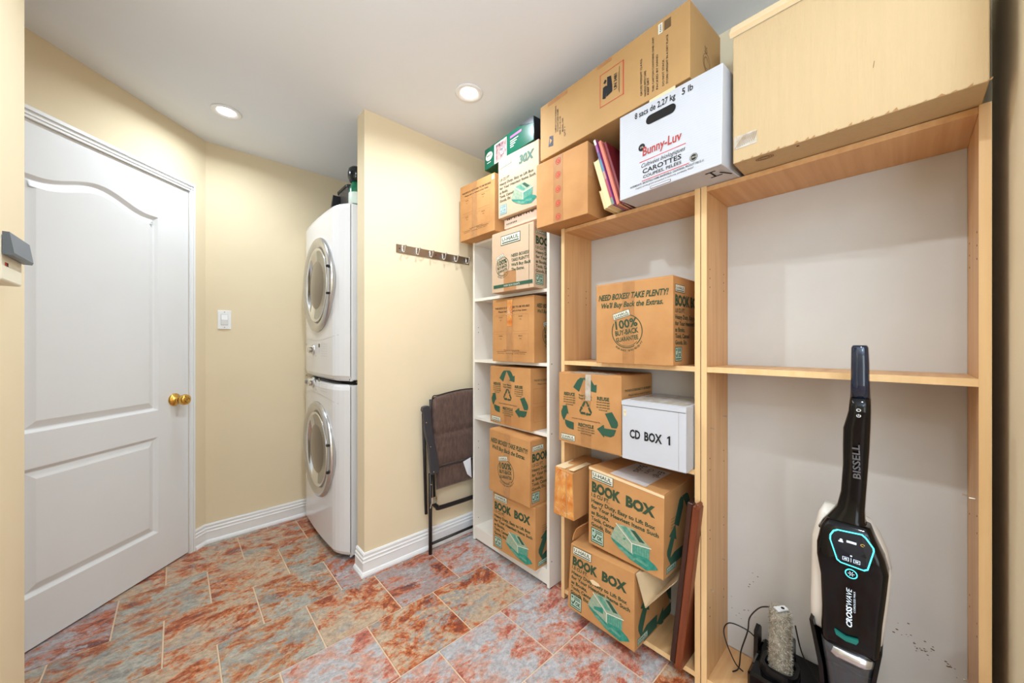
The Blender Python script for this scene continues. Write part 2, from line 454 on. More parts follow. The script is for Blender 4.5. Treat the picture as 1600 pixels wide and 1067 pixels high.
def loopccw(lp):
    A = sum(lp[i - 1][0] * lp[i][1] - lp[i][0] * lp[i - 1][1] for i in range(len(lp)))
    return lp if A > 0 else lp[::-1]
pl, pr = 0.273, 0.793
def side(a, b, n): return [(a[0] + (b[0] - a[0]) * i / n, a[1] + (b[1] - a[1]) * i / n) for i in range(n)]
low = side((pl, .208), (pr, .208), 6) + side((pr, .208), (pr, .711), 5) + side((pr, .711), (pl, .711), 6) + side((pl, .711), (pl, .208), 5)
def arch(t):  # t 0..1 across the panel
    q = abs(t - 0.5) * 2
    return 1.862 + 0.058 * (0.5 + 0.5 * math.cos(PI * min(1, q / 0.82)))
top = [(pr + (pl - pr) * i / 22, arch(i / 22)) for i in range(22)]
up = side((pl, .850), (pr, .850), 6) + side((pr, .850), (pr, 1.862), 8) + top + side((pl, 1.862), (pl, .850), 8)
MIDZ = 0.78
panel(loopccw(low), (S0, S1, DZ0, MIDZ)); panel(loopccw(up), (S0, S1, MIDZ, DZ1))
dwbox(bm, S0, S1, DZ0, DZ1, -0.040, FRONT - 0.0145)
for (a, b, c, d) in ((S0, S0 + .001, DZ0, DZ1), (S1 - .001, S1, DZ0, DZ1), (S0, S1, DZ0, DZ0 + .001), (S0, S1, DZ1 - .001, DZ1)): dwbox(bm, a, b, c, d, -0.035, FRONT - 0.0002)
door = struct('door_1', bm, m_door)
# brass knob
kx, kz = 0.186, 0.893
px, py = dw(kx, FRONT)
bm = newbm()
lathe(bm, [(0, 0), (0.031, 0), (0.031, 0.003), (0.026, 0.009), (0.013, 0.013), (0.011, 0.028), (0.014, 0.032), (0.023, 0.040), (0.0265, 0.052), (0.024, 0.062), (0.014, 0.068), (0.006, 0.0685), (0.0055, 0.0665), (0, 0.0665)], 28)
kn = obj('door_knob', bm, m_brass, door, loc=(px, py, kz), smooth=True, label='polished brass door knob')
kn.scale = (1.12, 1.12, 1.12)
kn.rotation_euler = Vector((d2, -d2, 0)).to_track_quat('Z', 'Y').to_euler()

# ------------------------------------------------------------------ ceiling downlights
m_glow = mat('lamp_lens', (255, 252, 246), 0.5, emit=9)
def downlight(x, y, power, label):
    t = thing('ceiling_downlight', label, 'ceiling light', (x, y, HC), group='recessed ceiling lights')
    bm = newbm(); lathe(bm, [(0.046, -0.0005), (0.066, -0.0005), (0.067, -0.003), (0.062, -0.006), (0.050, -0.006), (0.044, -0.0025), (0.040, -0.0015), (0.040, -0.0005)], 40)
    obj('trim_ring', bm, m_trim, t, smooth=True)
    bm = newbm(); lathe(bm, [(0, -0.004), (0.02, -0.004), (0.034, -0.003), (0.040, -0.001), (0.040, -0.0004), (0, -0.0004)], 32)
    obj('lamp', bm, m_glow, t, smooth=True)
    l = bpy.data.lights.new('downlight_beam', 'AREA'); l.shape = 'DISK'; l.size = 0.045; l.spread = R(164); l.energy = power; l.color = (0.82, 0.92, 1.0)
    o = bpy.data.objects.new('downlight_beam', l); COL.objects.link(o); o.parent = t; o.location = (0, 0, -0.010)
LB = ['round recessed ceiling light above the white panel door', 'round recessed ceiling light in front of the cardboard boxes, the brighter glaring one',
      'round recessed ceiling light between the door light and the camera', 'round recessed ceiling light above the vacuum side of the room', 'round recessed ceiling light in the hall behind the camera']
for i, (x, y, p) in enumerate(SPOTS):
    downlight(x, y, p, LB[i])

# ------------------------------------------------------------------ wall fittings
t = thing('light_switch', 'white rocker light switch on the cream wall beside the washer', 'light switch', (0.215, YF, 1.348))
obj('wall_plate', bx(-0.033, 0.033, -0.006, 0, -0.058, 0.058, 0.002, 2), m_trim, t)
obj('rocker_frame', bx(-0.018, 0.018, -0.0075, -0.005, -0.034, 0.034, 0.001), mat('switch_shadow', (205, 205, 205), .5), t)
bm = newbm(); prism(bm, [(-0.007, -0.031), (-0.013, 0.0), (-0.009, 0.031), (-0.004, 0.031), (-0.004, -0.031)], 'x', -0.0155, 0.0155); obj('rocker', bm, m_trim, t)
for z in (-0.047, 0.047):
    bm = newbm(); lathe(bm, [(0, -0.0068), (0.003, -0.0068), (0.003, -0.005)], 10, axis='y'); obj('screw', bm, m_steel, t, loc=(0, 0, z))

t = thing('alarm_keypad', 'cream wall keypad with a dark grey flip cover on the near left wall', 'keypad', (XN, 1.362, 1.336))
bm = newbm(); box(bm, 0, 0.036, -0.062, 0.078, 0, 0.098, 0.004, segs=2); obj('housing', bm, mat('keypad_plastic', (232, 226, 204), .5), t)
bm = newbm(); prism(bm, [(0.0365, 0.055), (0.050, 0.055), (0.052, 0.060), (0.046, 0.104), (0.0365, 0.104)], 'y', -0.060, 0.084); obj('flip_cover', bm, mat('slate_blue_plastic', (96, 106, 118), .4), t, label='dark grey cover')
dd = Decor(lambda x, y, l: (0.051 - (y - 0.06) * 0.136 + l, -0.06 + x, y))
dd.text('ADT', 0.02, 0.09, 0.004, m=m_inkw) if False else None
for i in range(4): dd.rect(0.100, 0.066 + i * 0.008, 0.106, 0.070 + i * 0.008, m_inkw)
dd.rect(0.03, 0.086, 0.075, 0.0875, m_inkw)
dd.obj('keypad_markings', t)
dd = Decor(lambda x, y, l: (0.0362 + l, -0.06 + x, y)); dd.rect(0.018, 0.033, 0.030, 0.041, m_inkr, .0003); dd.rect(0.030, 0.033, 0.040, 0.041, m_inkk, .0003); dd.obj('badge', t, 'small red and black badge')

# hook rail
t = thing('coat_hook_rail', 'brushed nickel rail with six coat hooks on the cream partition wall', 'hook rail', (0.887, YP, 1.728))
obj('back_plate', bx(0, 0.490, -0.005, 0, -0.023, 0.023, 0.001), m_steel, t)
for x in (0.018, 0.247, 0.472):
    bm = newbm(); lathe(bm, [(0, -0.0062), (0.0032, -0.0062), (0.0032, -0.004)], 10, axis='y'); obj('screw', bm, mat('dark_screw', (60, 54, 50), .4, metal=1), t, loc=(x, 0, 0))
for i in range(6):
    x = 0.036 + i * 0.0865
    bm = newbm()
    pth = smoothpath([(x, -0.006, 0.014), (x, -0.006, -0.008), (x, -0.014, -0.018), (x, -0.028, -0.016), (x, -0.036, -0.002), (x, -0.040, 0.010)], 5)
    tube(bm, pth, 0.0034, 8)
    box(bm, x - 0.006, x + 0.006, -0.008, -0.005, -0.016, 0.018, 0.001)
    lathe(bm, [(0, -0.003), (0.005, -0.002), (0.0062, 0.002), (0.005, 0.005), (0, 0.006)], 12, axis='z', c=(x, -0.041, 0.012))
    obj('hook', bm, m_chrome, t, smooth=True)

# ------------------------------------------------------------------ bookcases
XF = 1.335
def bookcase(name, label, y0, y1, top, shelves, th, mside, mshelf, medge, mback, floor_board, plinth, holes):
    """y0 < y1; the case faces -X; edges carry their own edging strips"""
    D = 0.222; D0 = XF; xb = XF + D
    t = thing(name, label, 'bookcase', (XF + D / 2, (y0 + y1) / 2, 0))
    ox, oy = -(XF + D / 2), -(y0 + y1) / 2
    def P(nm, x0, x1, a, b, z0, z1, m, par=t, bev=0.0008, **k): return obj(nm, bx(x0 + ox, x1 + ox, a + oy, b + oy, z0, z1, bev), m, par, **k)
    zb = 0.004
    for a, b in ((y0, y0 + th), (y1 - th, y1)):
        s = P('side_panel', XF + 0.0015, xb, a, b, zb, top, mside)
        P('edging', XF, XF + 0.0015, a, b, zb, top, medge, s, bev=0)
    P('top_panel', XF + 0.003, xb, y0 + th, y1 - th, top - th, top - 0.002, mshelf)
    P('back_panel', xb - 0.006, xb, y0 + th, y1 - th, floor_board, top - th, mback)
    for z in [floor_board] + shelves:
        inset = 0.004 if z == floor_board else 0.002
        s = P('shelf', XF + inset + 0.0015, xb - 0.007, y0 + th, y1 - th, z - th, z, mshelf)
        P('edging', XF + inset, XF + inset + 0.0015, y0 + th, y1 - th, z - th, z, medge, s, bev=0)
    if plinth: P('plinth', XF + 0.006, XF + 0.022, y0 + th, y1 - th, 0.012, floor_board - th, medge)
    bm = newbm()
    for (yy, sgn) in ((y1 - th, -1), (y0 + th, 1)):
        for xx in (XF + 0.030, XF + 0.172):
            for z in holes:
                lathe(bm, [(0, 0), (0.0024, 0), (0.0024, 0.0004 * sgn), (0, 0.0004 * sgn)], 8, axis='y', c=(xx + ox, yy + oy, z))
    o = obj('pin_holes', bm, m_dark, t); o['kind'] = 'stuff'
    for (yy) in (y0 + th * .5, y1 - th * .5):
        for xx in (XF + 0.02, xb - 0.03): P('foot', xx - .01, xx + .01, yy - .006, yy + .006, 0, zb, m_dark, bev=0)
    return t, ox, oy
bookcase('white_bookcase', 'narrow white bookcase between the folding chair and the beech bookcases', 1.178, 1.800, 1.816, [1.473, 1.104, 0.757], 0.016,
         m_whitep, m_whitep, mat('white_edging', (240, 234, 222), .45), m_whitep, 0.087, True, [1.30, 1.27, .95, .92, .60, .56, .13])
bookcase('beech_bookcase', 'beech bookcase full of boxes, between the white bookcase and the vacuum cleaner', 0.483, 1.103, 1.741, [1.120, 0.757], 0.018,
         m_beech, m_beech_h, m_beech_edge, m_backp, 0.046, False, [1.461, 1.428, 1.395, .95, .92, .89, .62, .59])
rc, rox, roy = bookcase('beech_bookcase', 'beech bookcase with one shelf behind the upright vacuum cleaner', -0.131, 0.480, 1.741, [1.120], 0.018,
         m_beech, m_beech_h, m_beech_edge, m_backp, 0.046, False, [1.459, 1.428, 1.397, .80, .76, .55, .52, .28, .25])
dd = Decor(lambda x, y, l: (x - (XF + .111), 1.178 - l - 1.489, y))
for (x, z) in ((1.352, .757), (1.352, .13), (1.352, 1.10)): dd.disc(x, z, .0032, m_dark, .0004, 10)
wt = [o for o in COL.objects if o.name == 'white_bookcase'][0]; o = dd.obj('pin_holes', wt); o['kind'] = 'stuff'
# metal shelf pins left in the empty part of the right case
for (x, y, z, s) in ((1.37, -0.113, .838, 1), (1.53, -0.113, .80, 1), (1.37, .462, .905, -1), (1.50, .462, .93, -1), (1.50, -0.113, .33, 1), (1.49, .462, .40, -1), (1.37, .462, .34, -1)):
    bm = newbm(); lathe(bm, [(0, 0), (0.0022, 0), (0.0022, 0.010 * s), (0.0032, 0.0102 * s), (0.0032, 0.0112 * s), (0, 0.0112 * s)], 10, axis='y', c=(x + rox, y + roy, z)); obj('shelf_pin', bm, m_chrome, rc)
# brown spatter on the back panel
dd = Decor(lambda x, y, l: (XF + 0.216 - l + rox, x + roy, y))
rs = random.Random(5); m_sp = mat('brown_spatter', (112, 84, 52), .8)
for c, n, s in (((0.0, 0.36), 10, 0.03), ((-0.045, 0.335), 16, 0.022), ((-0.085, 0.32), 7, 0.015), ((0.42, 0.20), 12, 0.05), ((0.33, 0.22), 8, 0.05), ((0.38, .33), 5, .04)):
    for i in range(n):
        a, b = rs.gauss(c[0], s * .5), rs.gauss(c[1], s * .5); r = rs.uniform(.0006, .0019)
        dd.poly([(a + r * 1.8 * math.cos(q) , b + r * math.sin(q)) for q in [k * PI / 4 for k in range(8)]], m_sp, .0006)
dd.obj('spatter_marks', rc)

# ------------------------------------------------------------------ cartons
class Carton:
    """local frame: x to the viewer's right, y away from the room, z up; front-left-bottom corner at the origin"""
    def __init__(s, name, label, fl_, wd, dp, z0, h, ang=0, m=None, group=None, cat='cardboard box', bulge=0.002, dtop=((0, 0, 0),) * 4, flaps=True, taper=0):
        s.w, s.d, s.h = wd, dp, h; s.m = m or m_card; s.bulge = bulge; s.m_idx = 0
        s.t = thing(name, label, cat, (fl_[0], fl_[1], z0), R(-90 - ang), group)
        s.c = {}
        for k, (x, y) in enumerate(((0, 0), (wd, 0), (wd, dp), (0, dp))):
            s.c[(k, 0)] = Vector((x, y, 0)); s.c[(k, 1)] = Vector((x, y, h)) + Vector(dtop[k])
        bm = newbm(); N = 6
        for f in ('front', 'right', 'back', 'left', 'top', 'bottom'):
            W, H = s.size(f)
            g = [[bm.verts.new(s.pt(f, W * i / N, H * j / N, 0)) for i in range(N + 1)] for j in range(N + 1)]
            for j in range(N):
                for i in range(N): bm.faces.new((g[j][i], g[j][i + 1], g[j + 1][i + 1], g[j + 1][i]))
        bmesh.ops.remove_doubles(bm, verts=bm.verts, dist=0.0003)
        es = [e for e in bm.edges if len(e.link_faces) == 2 and e.calc_face_angle(0) > 1.0]
        bmesh.ops.bevel(bm, geom=es, offset=0.0022, segments=2, affect='EDGES', profile=0.5)
        s.body = obj('carton_body', bm, s.m, s.t)
        if flaps: s.flaps()
    def size(s, f): return {'front': (s.w, s.h), 'back': (s.w, s.h), 'right': (s.d, s.h), 'left': (s.d, s.h), 'top': (s.w, s.d), 'bottom': (s.w, s.d)}[f]
    def quad(s, f):
        c = s.c
        return {'front': (c[0, 0], c[1, 0], c[1, 1], c[0, 1]), 'right': (c[1, 0], c[2, 0], c[2, 1], c[1, 1]), 'back': (c[2, 0], c[3, 0], c[3, 1], c[2, 1]),
                'left': (c[3, 0], c[0, 0], c[0, 1], c[3, 1]), 'top': (c[0, 1], c[1, 1], c[2, 1], c[3, 1]), 'bottom': (c[3, 0], c[2, 0], c[1, 0], c[0, 0])}[f]
    def pt(s, f, x, y, lift):
        A, B, C, D = s.quad(f); W, H = s.size(f); u, v = x / W, y / H
        p = A * (1 - u) * (1 - v) + B * u * (1 - v) + C * u * v + D * (1 - u) * v
        n = (B - A).cross(D - A).normalized()
        uu, vv = min(1, max(0, u)), min(1, max(0, v))
        b = s.bulge * math.sin(PI * uu) * math.sin(PI * vv) if f != 'bottom' else 0
        return p + n * (b + lift)
    def dec(s, f): return Decor(lambda x, y, l, f=f: s.pt(f, x, y, l))
    def slab(s, name, f, x0, x1, y0, y1, th, m, n=6, lift=0.0, **k):
        """thin raised sheet following a face"""
        bm = newbm(); nx = n; ny = n
        g = [[[bm.verts.new(s.pt(f, x0 + (x1 - x0) * i / nx, y0 + (y1 - y0) * j / ny, l)) for i in range(nx + 1)] for j in range(ny + 1)] for l in (lift, lift + th)]
        for j in range(ny):
            for i in range(nx):
                bm.faces.new((g[1][j][i], g[1][j][i + 1], g[1][j + 1][i + 1], g[1][j + 1][i]))
        ring = [(0, i) for i in range(nx)] + [(j, nx) for j in range(ny)] + [(ny, i) for i in range(nx, 0, -1)] + [(j, 0) for j in range(ny, 0, -1)]
        for (a, b), (c, d) in zip(ring, ring[1:] + ring[:1]):
            bm.faces.new((g[0][a][b], g[0][c][d], g[1][c][d], g[1][a][b]))
        return obj(name, bm, m, s.t, **k)
    def flaps(s):
        th = 0.003
        s.slab('flap', 'top', 0.002, s.w - 0.002, 0.002, s.d / 2 - 0.0012, th, s.m, 4)
        s.slab('flap', 'top', 0.002, s.w - 0.002, s.d / 2 + 0.0012, s.d - 0.002, th, s.m, 4)
    def tape(s, x, wd, f='front', y0=None, y1=None, m=None, name='tape_strip'):
        H = s.size(f)[1]
        s.slab(name, f, x - wd / 2, x + wd / 2, 0.001 if y0 is None else y0, (H - 0.001) if y1 is None else y1, 0.0005, m or m_tape, 6, lift=0.0004)

def uhaul_label(d, x, y, w_, rot=0, ink=m_ink, back=m_inkw):
    h = w_ * 0.34
    ca, sa = math.cos(R(rot)), math.sin(R(rot))
    T = lambda a, b: (x + a * ca - b * sa, y + a * sa + b * ca)
    d.poly([T(0, 0), T(w_, 0), T(w_, h), T(0, h)], ink, 0.0012)
    k = h * 0.07
    d.poly([T(k, k), T(w_ - k, k), T(w_ - k, h - k), T(k, h - k)], back, 0.0015)
    px, py = T(w_ * .07, h * .40); d.text('U-HAUL', px, py, h * .40, w_ * .86, ink, rot=rot, bold=0.02, lift=0.0018)
    d.poly([T(w_ * .07, h * .16), T(w_ * .93, h * .16), T(w_ * .93, h * .28), T(w_ * .07, h * .28)], ink, 0.0018)
def seal(d, cx, cy, r, ink=m_ink, rot=8):
    d.ring(cx, cy, r, r, r * .05, ink, -50, 118); d.ring(cx, cy, r, r, r * .05, ink, 150, 300)
    d.ring(cx, cy - r * .05, r * .86, r * .86, r * .03, ink, 215, 320)
    uhaul_label(d, cx - r * .86, cy + r * .66, r * 1.15, rot=14, ink=ink)
    d.text('100%', cx - r * .72, cy + r * .12, r * .50, r * 1.45, ink, rot=rot, bold=0.03)
    d.text('BUY-BACK', cx - r * .74, cy - r * .28, r * .30, r * 1.52, ink, rot=rot, bold=0.03)
    d.text('GUARANTEE', cx - r * .70, cy - r * .66, r * .26, r * 1.46, ink, rot=rot, bold=0.025)
    s = 'BOX BACK WITH RECEIPT'
    for i, ch in enumerate(s):
        if ch == ' ': continue
        a = 232 + i * 4.6
        d.text(ch, cx + r * 1.20 * math.cos(R(a)), cy + r * 1.20 * math.sin(R(a)), r * .12, None, ink, rot=a + 90, bold=.01)
def face_need(c, f='front', tape=True):
    W, H = c.size(f)
    if tape: c.tape(W * .46, W * .155, f)
    d = c.dec(f)
    d.text('NEED BOXES? TAKE PLENTY!', W * .04, H * .80, H * .072, W * .90, shear=.2, bold=0.03, rot=0)
    d.text("We'll Buy Back the Extras.", W * .07, H * .70, H * .066, W * .82, shear=.2, bold=0.025)
    seal(d, W * .44, H * .40, W * .205)
    d.obj('printed_lettering', c.t)
def greenbox(d, x, y, w_):
    """picture of a ready-packed book carton, printed in greens"""
    P = lambda a, b: (x + a * w_, y + b * w_ * .78)
    m_roof = mat('greyed_green_ink', (132, 160, 138), .8, rgb2=(168, 176, 146), scale=90); m_mid = mat('mid_teal_ink', (74, 140, 120), .8, rgb2=(110, 164, 140), scale=90)
    d.poly([P(-.04, .38), P(.02, .30), P(.42, .04), P(.80, -.04), P(1.04, .12), P(.98, .20), P(.62, .40), P(.35, .56)], m_inkt, .0012)
    d.poly([P(-.04, .40), P(.50, .20), P(.50, .46), P(.12, .80), P(.04, .64)], m_roof, .0014)
    d.poly([P(.46, .24), P(.86, .30), P(.86, .56), P(.46, .48)], m_mid, .0016)
    for i in range(6): d.line(P(.52 + i * .056, .29), P(.52 + i * .056, .48), w_ * .010, m_inkt, .0018)
    d.poly([P(.09, .84), P(.47, .49), P(.90, .58), P(.50, .90)], m_roof, .0016)
    d.poly([P(.20, .82), P(.46, .57), P(.58, .60), P(.34, .86)], m_mid, .0018)
    d.poly([P(.44, .84), P(.64, .62), P(.76, .645), P(.54, .86)], m_inkg, .0018)
    for p, q in (((.09, .84), (.47, .49)), ((.47, .49), (.90, .58)), ((.47, .24), (.47, .50))): d.line(P(*p), P(*q), w_ * .018, m_inkw, .0020)
    d.poly([P(.12, .20), P(.50, .04), P(.56, .10), P(.24, .26)], m_mid, .0015); d.poly([P(.50, .12), P(.80, .06), P(.84, .12), P(.60, .18)], m_mid, .0015)
def ok_stamp(d, x, y, w_, ink=m_ink):
    d.frame(x, y, x + w_, y + w_ * .95, w_ * .05, ink)
    d.rect(x + w_ * .05, y + w_ * .05, x + w_ * .95, y + w_ * .9, m_inkp, .0009)
    d.text('OK', x + w_ * .48, y + w_ * .28, w_ * .26, w_ * .42, ink, bold=.04)
    d.line((x + w_ * .14, y + w_ * .45), (x + w_ * .24, y + w_ * .28), w_ * .08, ink, .0013); d.line((x + w_ * .24, y + w_ * .28), (x + w_ * .44, y + w_ * .62), w_ * .08, ink, .0013)
    d.rect(x + w_ * .1, y + w_ * .12, x + w_ * .9, y + w_ * .19, ink, .0012); d.rect(x + w_ * .34, y + w_ * .66, x + w_ * .88, y + w_ * .72, ink, .0012); d.rect(x + w_ * .34, y + w_ * .77, x + w_ * .88, y + w_ * .83, ink, .0012)
    d.disc(x + w_ * .18, y + w_ * .75, w_ * .07, ink, .0012)
def face_book(c, f='front', ink=m_ink, title=('BOOK', 'BOX')):
    W, H = c.size(f); d = c.dec(f)
    uhaul_label(d, W * .045, H * .855, W * .32)
    d.text('BOOK', W * .05, H * .70, H * .125, W * .42, ink, bold=.055)
    d.text('BOX', W * .54, H * .70, H * .125, W * .36, ink, bold=.055)
    L = ['1.0 CU FT.', 'Heavy Duty, Easy to Lift Box', 'for Your Heaviest Items Such', 'as Books,', 'Tools, Canned', 'Goods, Etc.']
    for i, s in enumerate(L):
        ww = {0: .27, 1: .86, 2: .90, 3: .27, 4: .37, 5: .31}[i]
        d.text(s, W * .045, H * (.630 - i * .076), H * .050, W * ww, ink, bold=.03)
    greenbox(d, W * .36, H * .04, W * .56)
    ok_stamp(d, W * .045, H * .04, W * .19)
    d.obj('printed_lettering', c.t)
def arrows(d, cx, cy, r, m, k=1.0):
    """three chasing arrows: each a folded band with a head"""
    for q in range(3):
        a = R(-120 * q)
        def T(x, y): return (cx + (x * math.cos(a) - y * math.sin(a)) * r, cy + (x * math.sin(a) + y * math.cos(a)) * r * k)
        d.poly([T(-.62, .40), T(-.34, .24), T(-.06, .72), T(-.02, .98), T(-.18, 1.06), T(-.30, 1.00)], m, .0011)
        d.poly([T(-.12, 1.06), T(.20, 1.06), T(.30, 1.0), T(.48, .66), T(.58, .72), T(.60, .28), T(.16, .46), T(.27, .53), T(.06, .86)], m, .0011)
def face_recycle(c, f='front', tape=True):
    W, H = c.size(f)
    if tape: c.tape(W * .47, W * .16, f, 0.001, H * .30); c.tape(W * .47, W * .15, f, H * .55, H - .001)
    d = c.dec(f)
    for pg in ([(.26, .806), (.335, .915), (.38, .948), (.445, .945), (.36, .75)],
               [(.425, .950), (.52, .951), (.555, .93), (.606, .8625), (.644, .873), (.637, .764), (.494, .785), (.5375, .80), (.4625, .91)],
               [(.056, .514), (.15, .536), (.18, .41), (.156, .42), (.094, .306), (.055, .37), (.044, .43), (.08, .508)],
               [(.1125, .325), (.2725, .303), (.27, .20), (.19, .207), (.145, .225), (.120, .265)],
               [(.77, .5025), (.87, .5375), (.950, .42), (.956, .375), (.935, .335), (.8625, .330)],
               [(.65, .28), (.75, .352), (.76, .306), (.93, .315), (.90, .235), (.85, .205), (.756, .21), (.756, .18)]):
        d.poly([(a * W, b * H) for a, b in pg], m_inkg, .0011)
    arrows(d, W * .47, H * .52, W * .10, m_ink)
    def block(x, y, head, n, wd):
        d.text(head, x, y, H * .046, wd, m_ink, bold=.04)
        for i in range(n):
            q = (wd * .2 if i == n - 1 else 0); d.text('save used cartons again', x + q - wd * .05, y - H * .034 * (i + 1), H * .022, wd * 1.1 - 2 * q, m_ink, bold=.015)
    block(W * .10, H * .68, 'REDUCE', 4, W * .19); block(W * .65, H * .67, 'REUSE', 4, W * .18); block(W * .35, H * .27, 'RECYCLE', 3, W * .25)
    d.text('Your Planet,', W * .35, H * .69, H * .03, W * .22, m_ink, bold=.03); d.text('Your Future.', W * .35, H * .65, H * .03, W * .22, m_ink, bold=.03)
    d.text('www.reducereuserecycle', W * .24, H * .36, H * .022, W * .46, m_inkbr, bold=.02)
    uhaul_label(d, W * .04, H * .03, W * .25)
    d.obj('printed_lettering', c.t)
def face_form(c, f='front', tape=True, ink=m_inkk, boxes=True):
    W, H = c.size(f)
    if tape: c.tape(W * .44, W * .15, f)
    d = c.dec(f)
    d.text('THIS BOX IS DESIGNED TO BE REUSED', W * .07, H * .845, H * .030, W * .84, ink, bold=.015)
    d.text('Please tell us where it has been', W * .16, H * .79, H * .026, W * .68, ink, bold=.01)
    for x in (.18, .66):
        for y in (.70, .40):
            d.text('FROM:', W * x, H * y, H * .018, W * .09, ink); d.text('TO:', W * (x + .02), H * (y - .045), H * .018, W * .05, ink)
            if boxes: d.frame(W * (x - .12), H * (y - .22), W * (x + .22), H * (y + .04), .0006, m_inkbr)
    d.rect(W * .12, H * .155, W * .84, H * .160, ink, .001); d.text('Thank you for reusing this box', W * .30, H * .175, H * .02, W * .38, ink)
    d.text('and for moving with care', W * .14, H * .125, H * .016, W * .66, ink)
    d.obj('printed_lettering', c.t)
def side_book(c, f='right', amt=1.0):
    W, H = c.size(f); d = c.dec(f)
    uhaul_label(d, .014, H * .83, .082)
    d.text('BOOK BOX', .014, H * .68, H * .12, .225, m_ink, bold=.05)
    for i, s in enumerate(['1.0 CU FT.', 'Heavy Duty, Easy to Lift', 'for Your Heaviest Items', 'as Books,', 'Tools, Canned', 'Goods, Etc.']):
        d.text(s, .014, H * (.60 - i * .072), H * .05, (.08, .22, .22, .08, .12, .10)[i], m_ink, bold=.02)
    ok_stamp(d, .014, H * .05, .055)
    d.obj('side_lettering', c.t)
def side_arrows(c, f='right'):
    W, H = c.size(f); d = c.dec(f)
    arrows(d, W * .62, H * .42, W * .52, m_inkg, 1.0)
    for i in range(4): d.text('reuse this box', .05, H * (.66 - i * .035), H * .022, .07, m_ink)
    uhaul_label(d, .02, H * .04, .075, back=m_inkp)
    d.obj('side_lettering', c.t)
def side_need(c, f='right'):
    W, H = c.size(f); d = c.dec(f)
    d.text('NEED BOXES? TAKE PLENTY!', .018, H * .83, H * .06, .21, m_ink, shear=.2, bold=.03)
    d.text("We'll Buy Back the Extras.", .02, H * .75, H * .055, .20, m_ink, shear=.2, bold=.025)
    seal(d, .12, H * .42, .06); d.obj('side_lettering', c.t)
def side_form(c, f='right'):
    W, H = c.size(f); d = c.dec(f)
    d.text('THIS BOX IS DESIGNED TO BE REUSED', .022, H * .80, H * .032, W * .84, m_ink, bold=.015); d.text('Please tell us where it goes', .05, H * .74, H * .028, W * .7, m_ink)
    for y in (.44, .14): d.frame(.02, H * y, W * .8, H * (y + .24), .0008, m_inkwr)
    d.obj('side_lettering', c.t)
GS = 'printed book boxes on the shelves'

# ---- white bookcase column, from the bottom
c = Carton('cardboard_box', 'orange-brown book box with a green picture, on the bottom shelf of the white bookcase', (1.277, 1.539), .312, .262, .087, .308, -1.8, group=GS)
face_book(c); side_arrows(c)
c = Carton('cardboard_box', 'cardboard box with round buy-back seal, second from the floor in the white bookcase', (1.262, 1.552), .311, .27, .3990, .330, 0, group=GS, dtop=((0.003, 0, .006), (0.003, 0, -.006), (0, 0, 0), (0, 0, 0)))
face_need(c); side_book(c)
c = Carton('cardboard_box', 'cardboard box with three green recycling arrows, in the middle of the white bookcase', (1.318, 1.612), .335, .225, .757, .314, 2.2, group=GS)
face_recycle(c); side_form(c)
c = Carton('cardboard_box', 'taped cardboard box with small printed form, on the second shelf of the white bookcase', (1.300, 1.569), .321, .246, 1.104, .336, 0, group=GS)
face_form(c); side_need(c)
c.slab('crinkled_tape', 'front', .125, .165, .19, .33, .0008, m_tape_y, 8, lift=.0012)
d = c.dec('front')
for k in range(9):
    a = R(-60 + k * 37); d.line((.142, .262), (.142 + .028 * math.cos(a), .262 + .034 * math.sin(a)), .0010, m_inkw, .0026)
d.obj('tape_creases', c.t)
c = Carton('cardboard_box', 'glare-paled cardboard box with a green base stripe, on the top shelf of the white bookcase', (1.258, 1.524), .309, .29, 1.473, .316, -1.0, group=GS, m=mat('glare_paled_cardboard', (206, 176, 146), .7, var=.06, scale=7, bump=.08))  # card lighter than plain kraft: glare of the near downlight put into its colour
W, H = .309, .316
c.tape(W * .46, W * .30, 'front', .002, H * .33)
d = c.dec('front')
uhaul_label(d, W * .24, H * .77, W * .47, ink=m_ink)
seal(d, W * .28, H * .42, W * .165)
for i, s in enumerate(['NEED BOXES?', 'TAKE PLENTY!', "We'll Buy Back", 'The Extras.']): d.text(s, W * .50, H * (.54 - i * .075), H * .048, W * (.40, .40, .44, .30)[i], m_ink, shear=.1, bold=.02)
d.rect(W * .05, H * .07, W * .98, H * .125, m_inkg, .0016, 6, 1); d.text('EVERY BOX COUNTS', W * .32, H * .08, H * .03, W * .38, m_inkw, lift=.002)
d.rect(W * .90 , 0.004, W * .905, H * .99, m_inkk, .0012, 1, 6)
d.obj('printed_lettering', c.t); side_book(c)

# ---- beech bookcase, middle
c = Carton('cardboard_box', 'cardboard box with a round buy-back seal, on the upper shelf of the beech bookcase', (1.302, .886), .324, .247, 1.120, .323, 0, group=GS)
face_need(c); side_book(c)
c = Carton('cardboard_box', 'large recycling-arrow box beside the white marked box, middle of the beech bookcase', (1.294, 1.083), .322, .252, .757, .311, .5, group=GS)
face_recycle(c); side_form(c)
c.slab('clear_tape', 'front', .15, .178, .20, .311, .0008, m_tape_c, 6, lift=.0012)
c.slab('clear_tape', 'top', .06, .26, .0, .09, .0008, m_tape_c, 6, lift=.0036)
c = Carton('white_carton', 'white box marked CD BOX 1 in black, beside the recycling-arrow box', (1.270, .746), .240, .278, .757, .222, -1.0, m=m_whitecard, cat='box')
c.slab('lid_front', 'front', -.001, .241, .207, .223, .0018, m_whitecard, 3)
c.slab('crinkled_tape', 'top', .02, .23, .02, .20, .0008, m_tape_c, 6, lift=.0036)
d = c.dec('front')
d.text('CD', .033, .086, .032, .043, m_inkk, bold=.035); d.text('BOX', .092, .086, .032, .066, m_inkk, bold=.035); d.poly([(.181, .086), (.187, .086), (.187, .118), (.1825, .118), (.176, .112), (.176, .107), (.181, .110)], m_inkk, .0012)
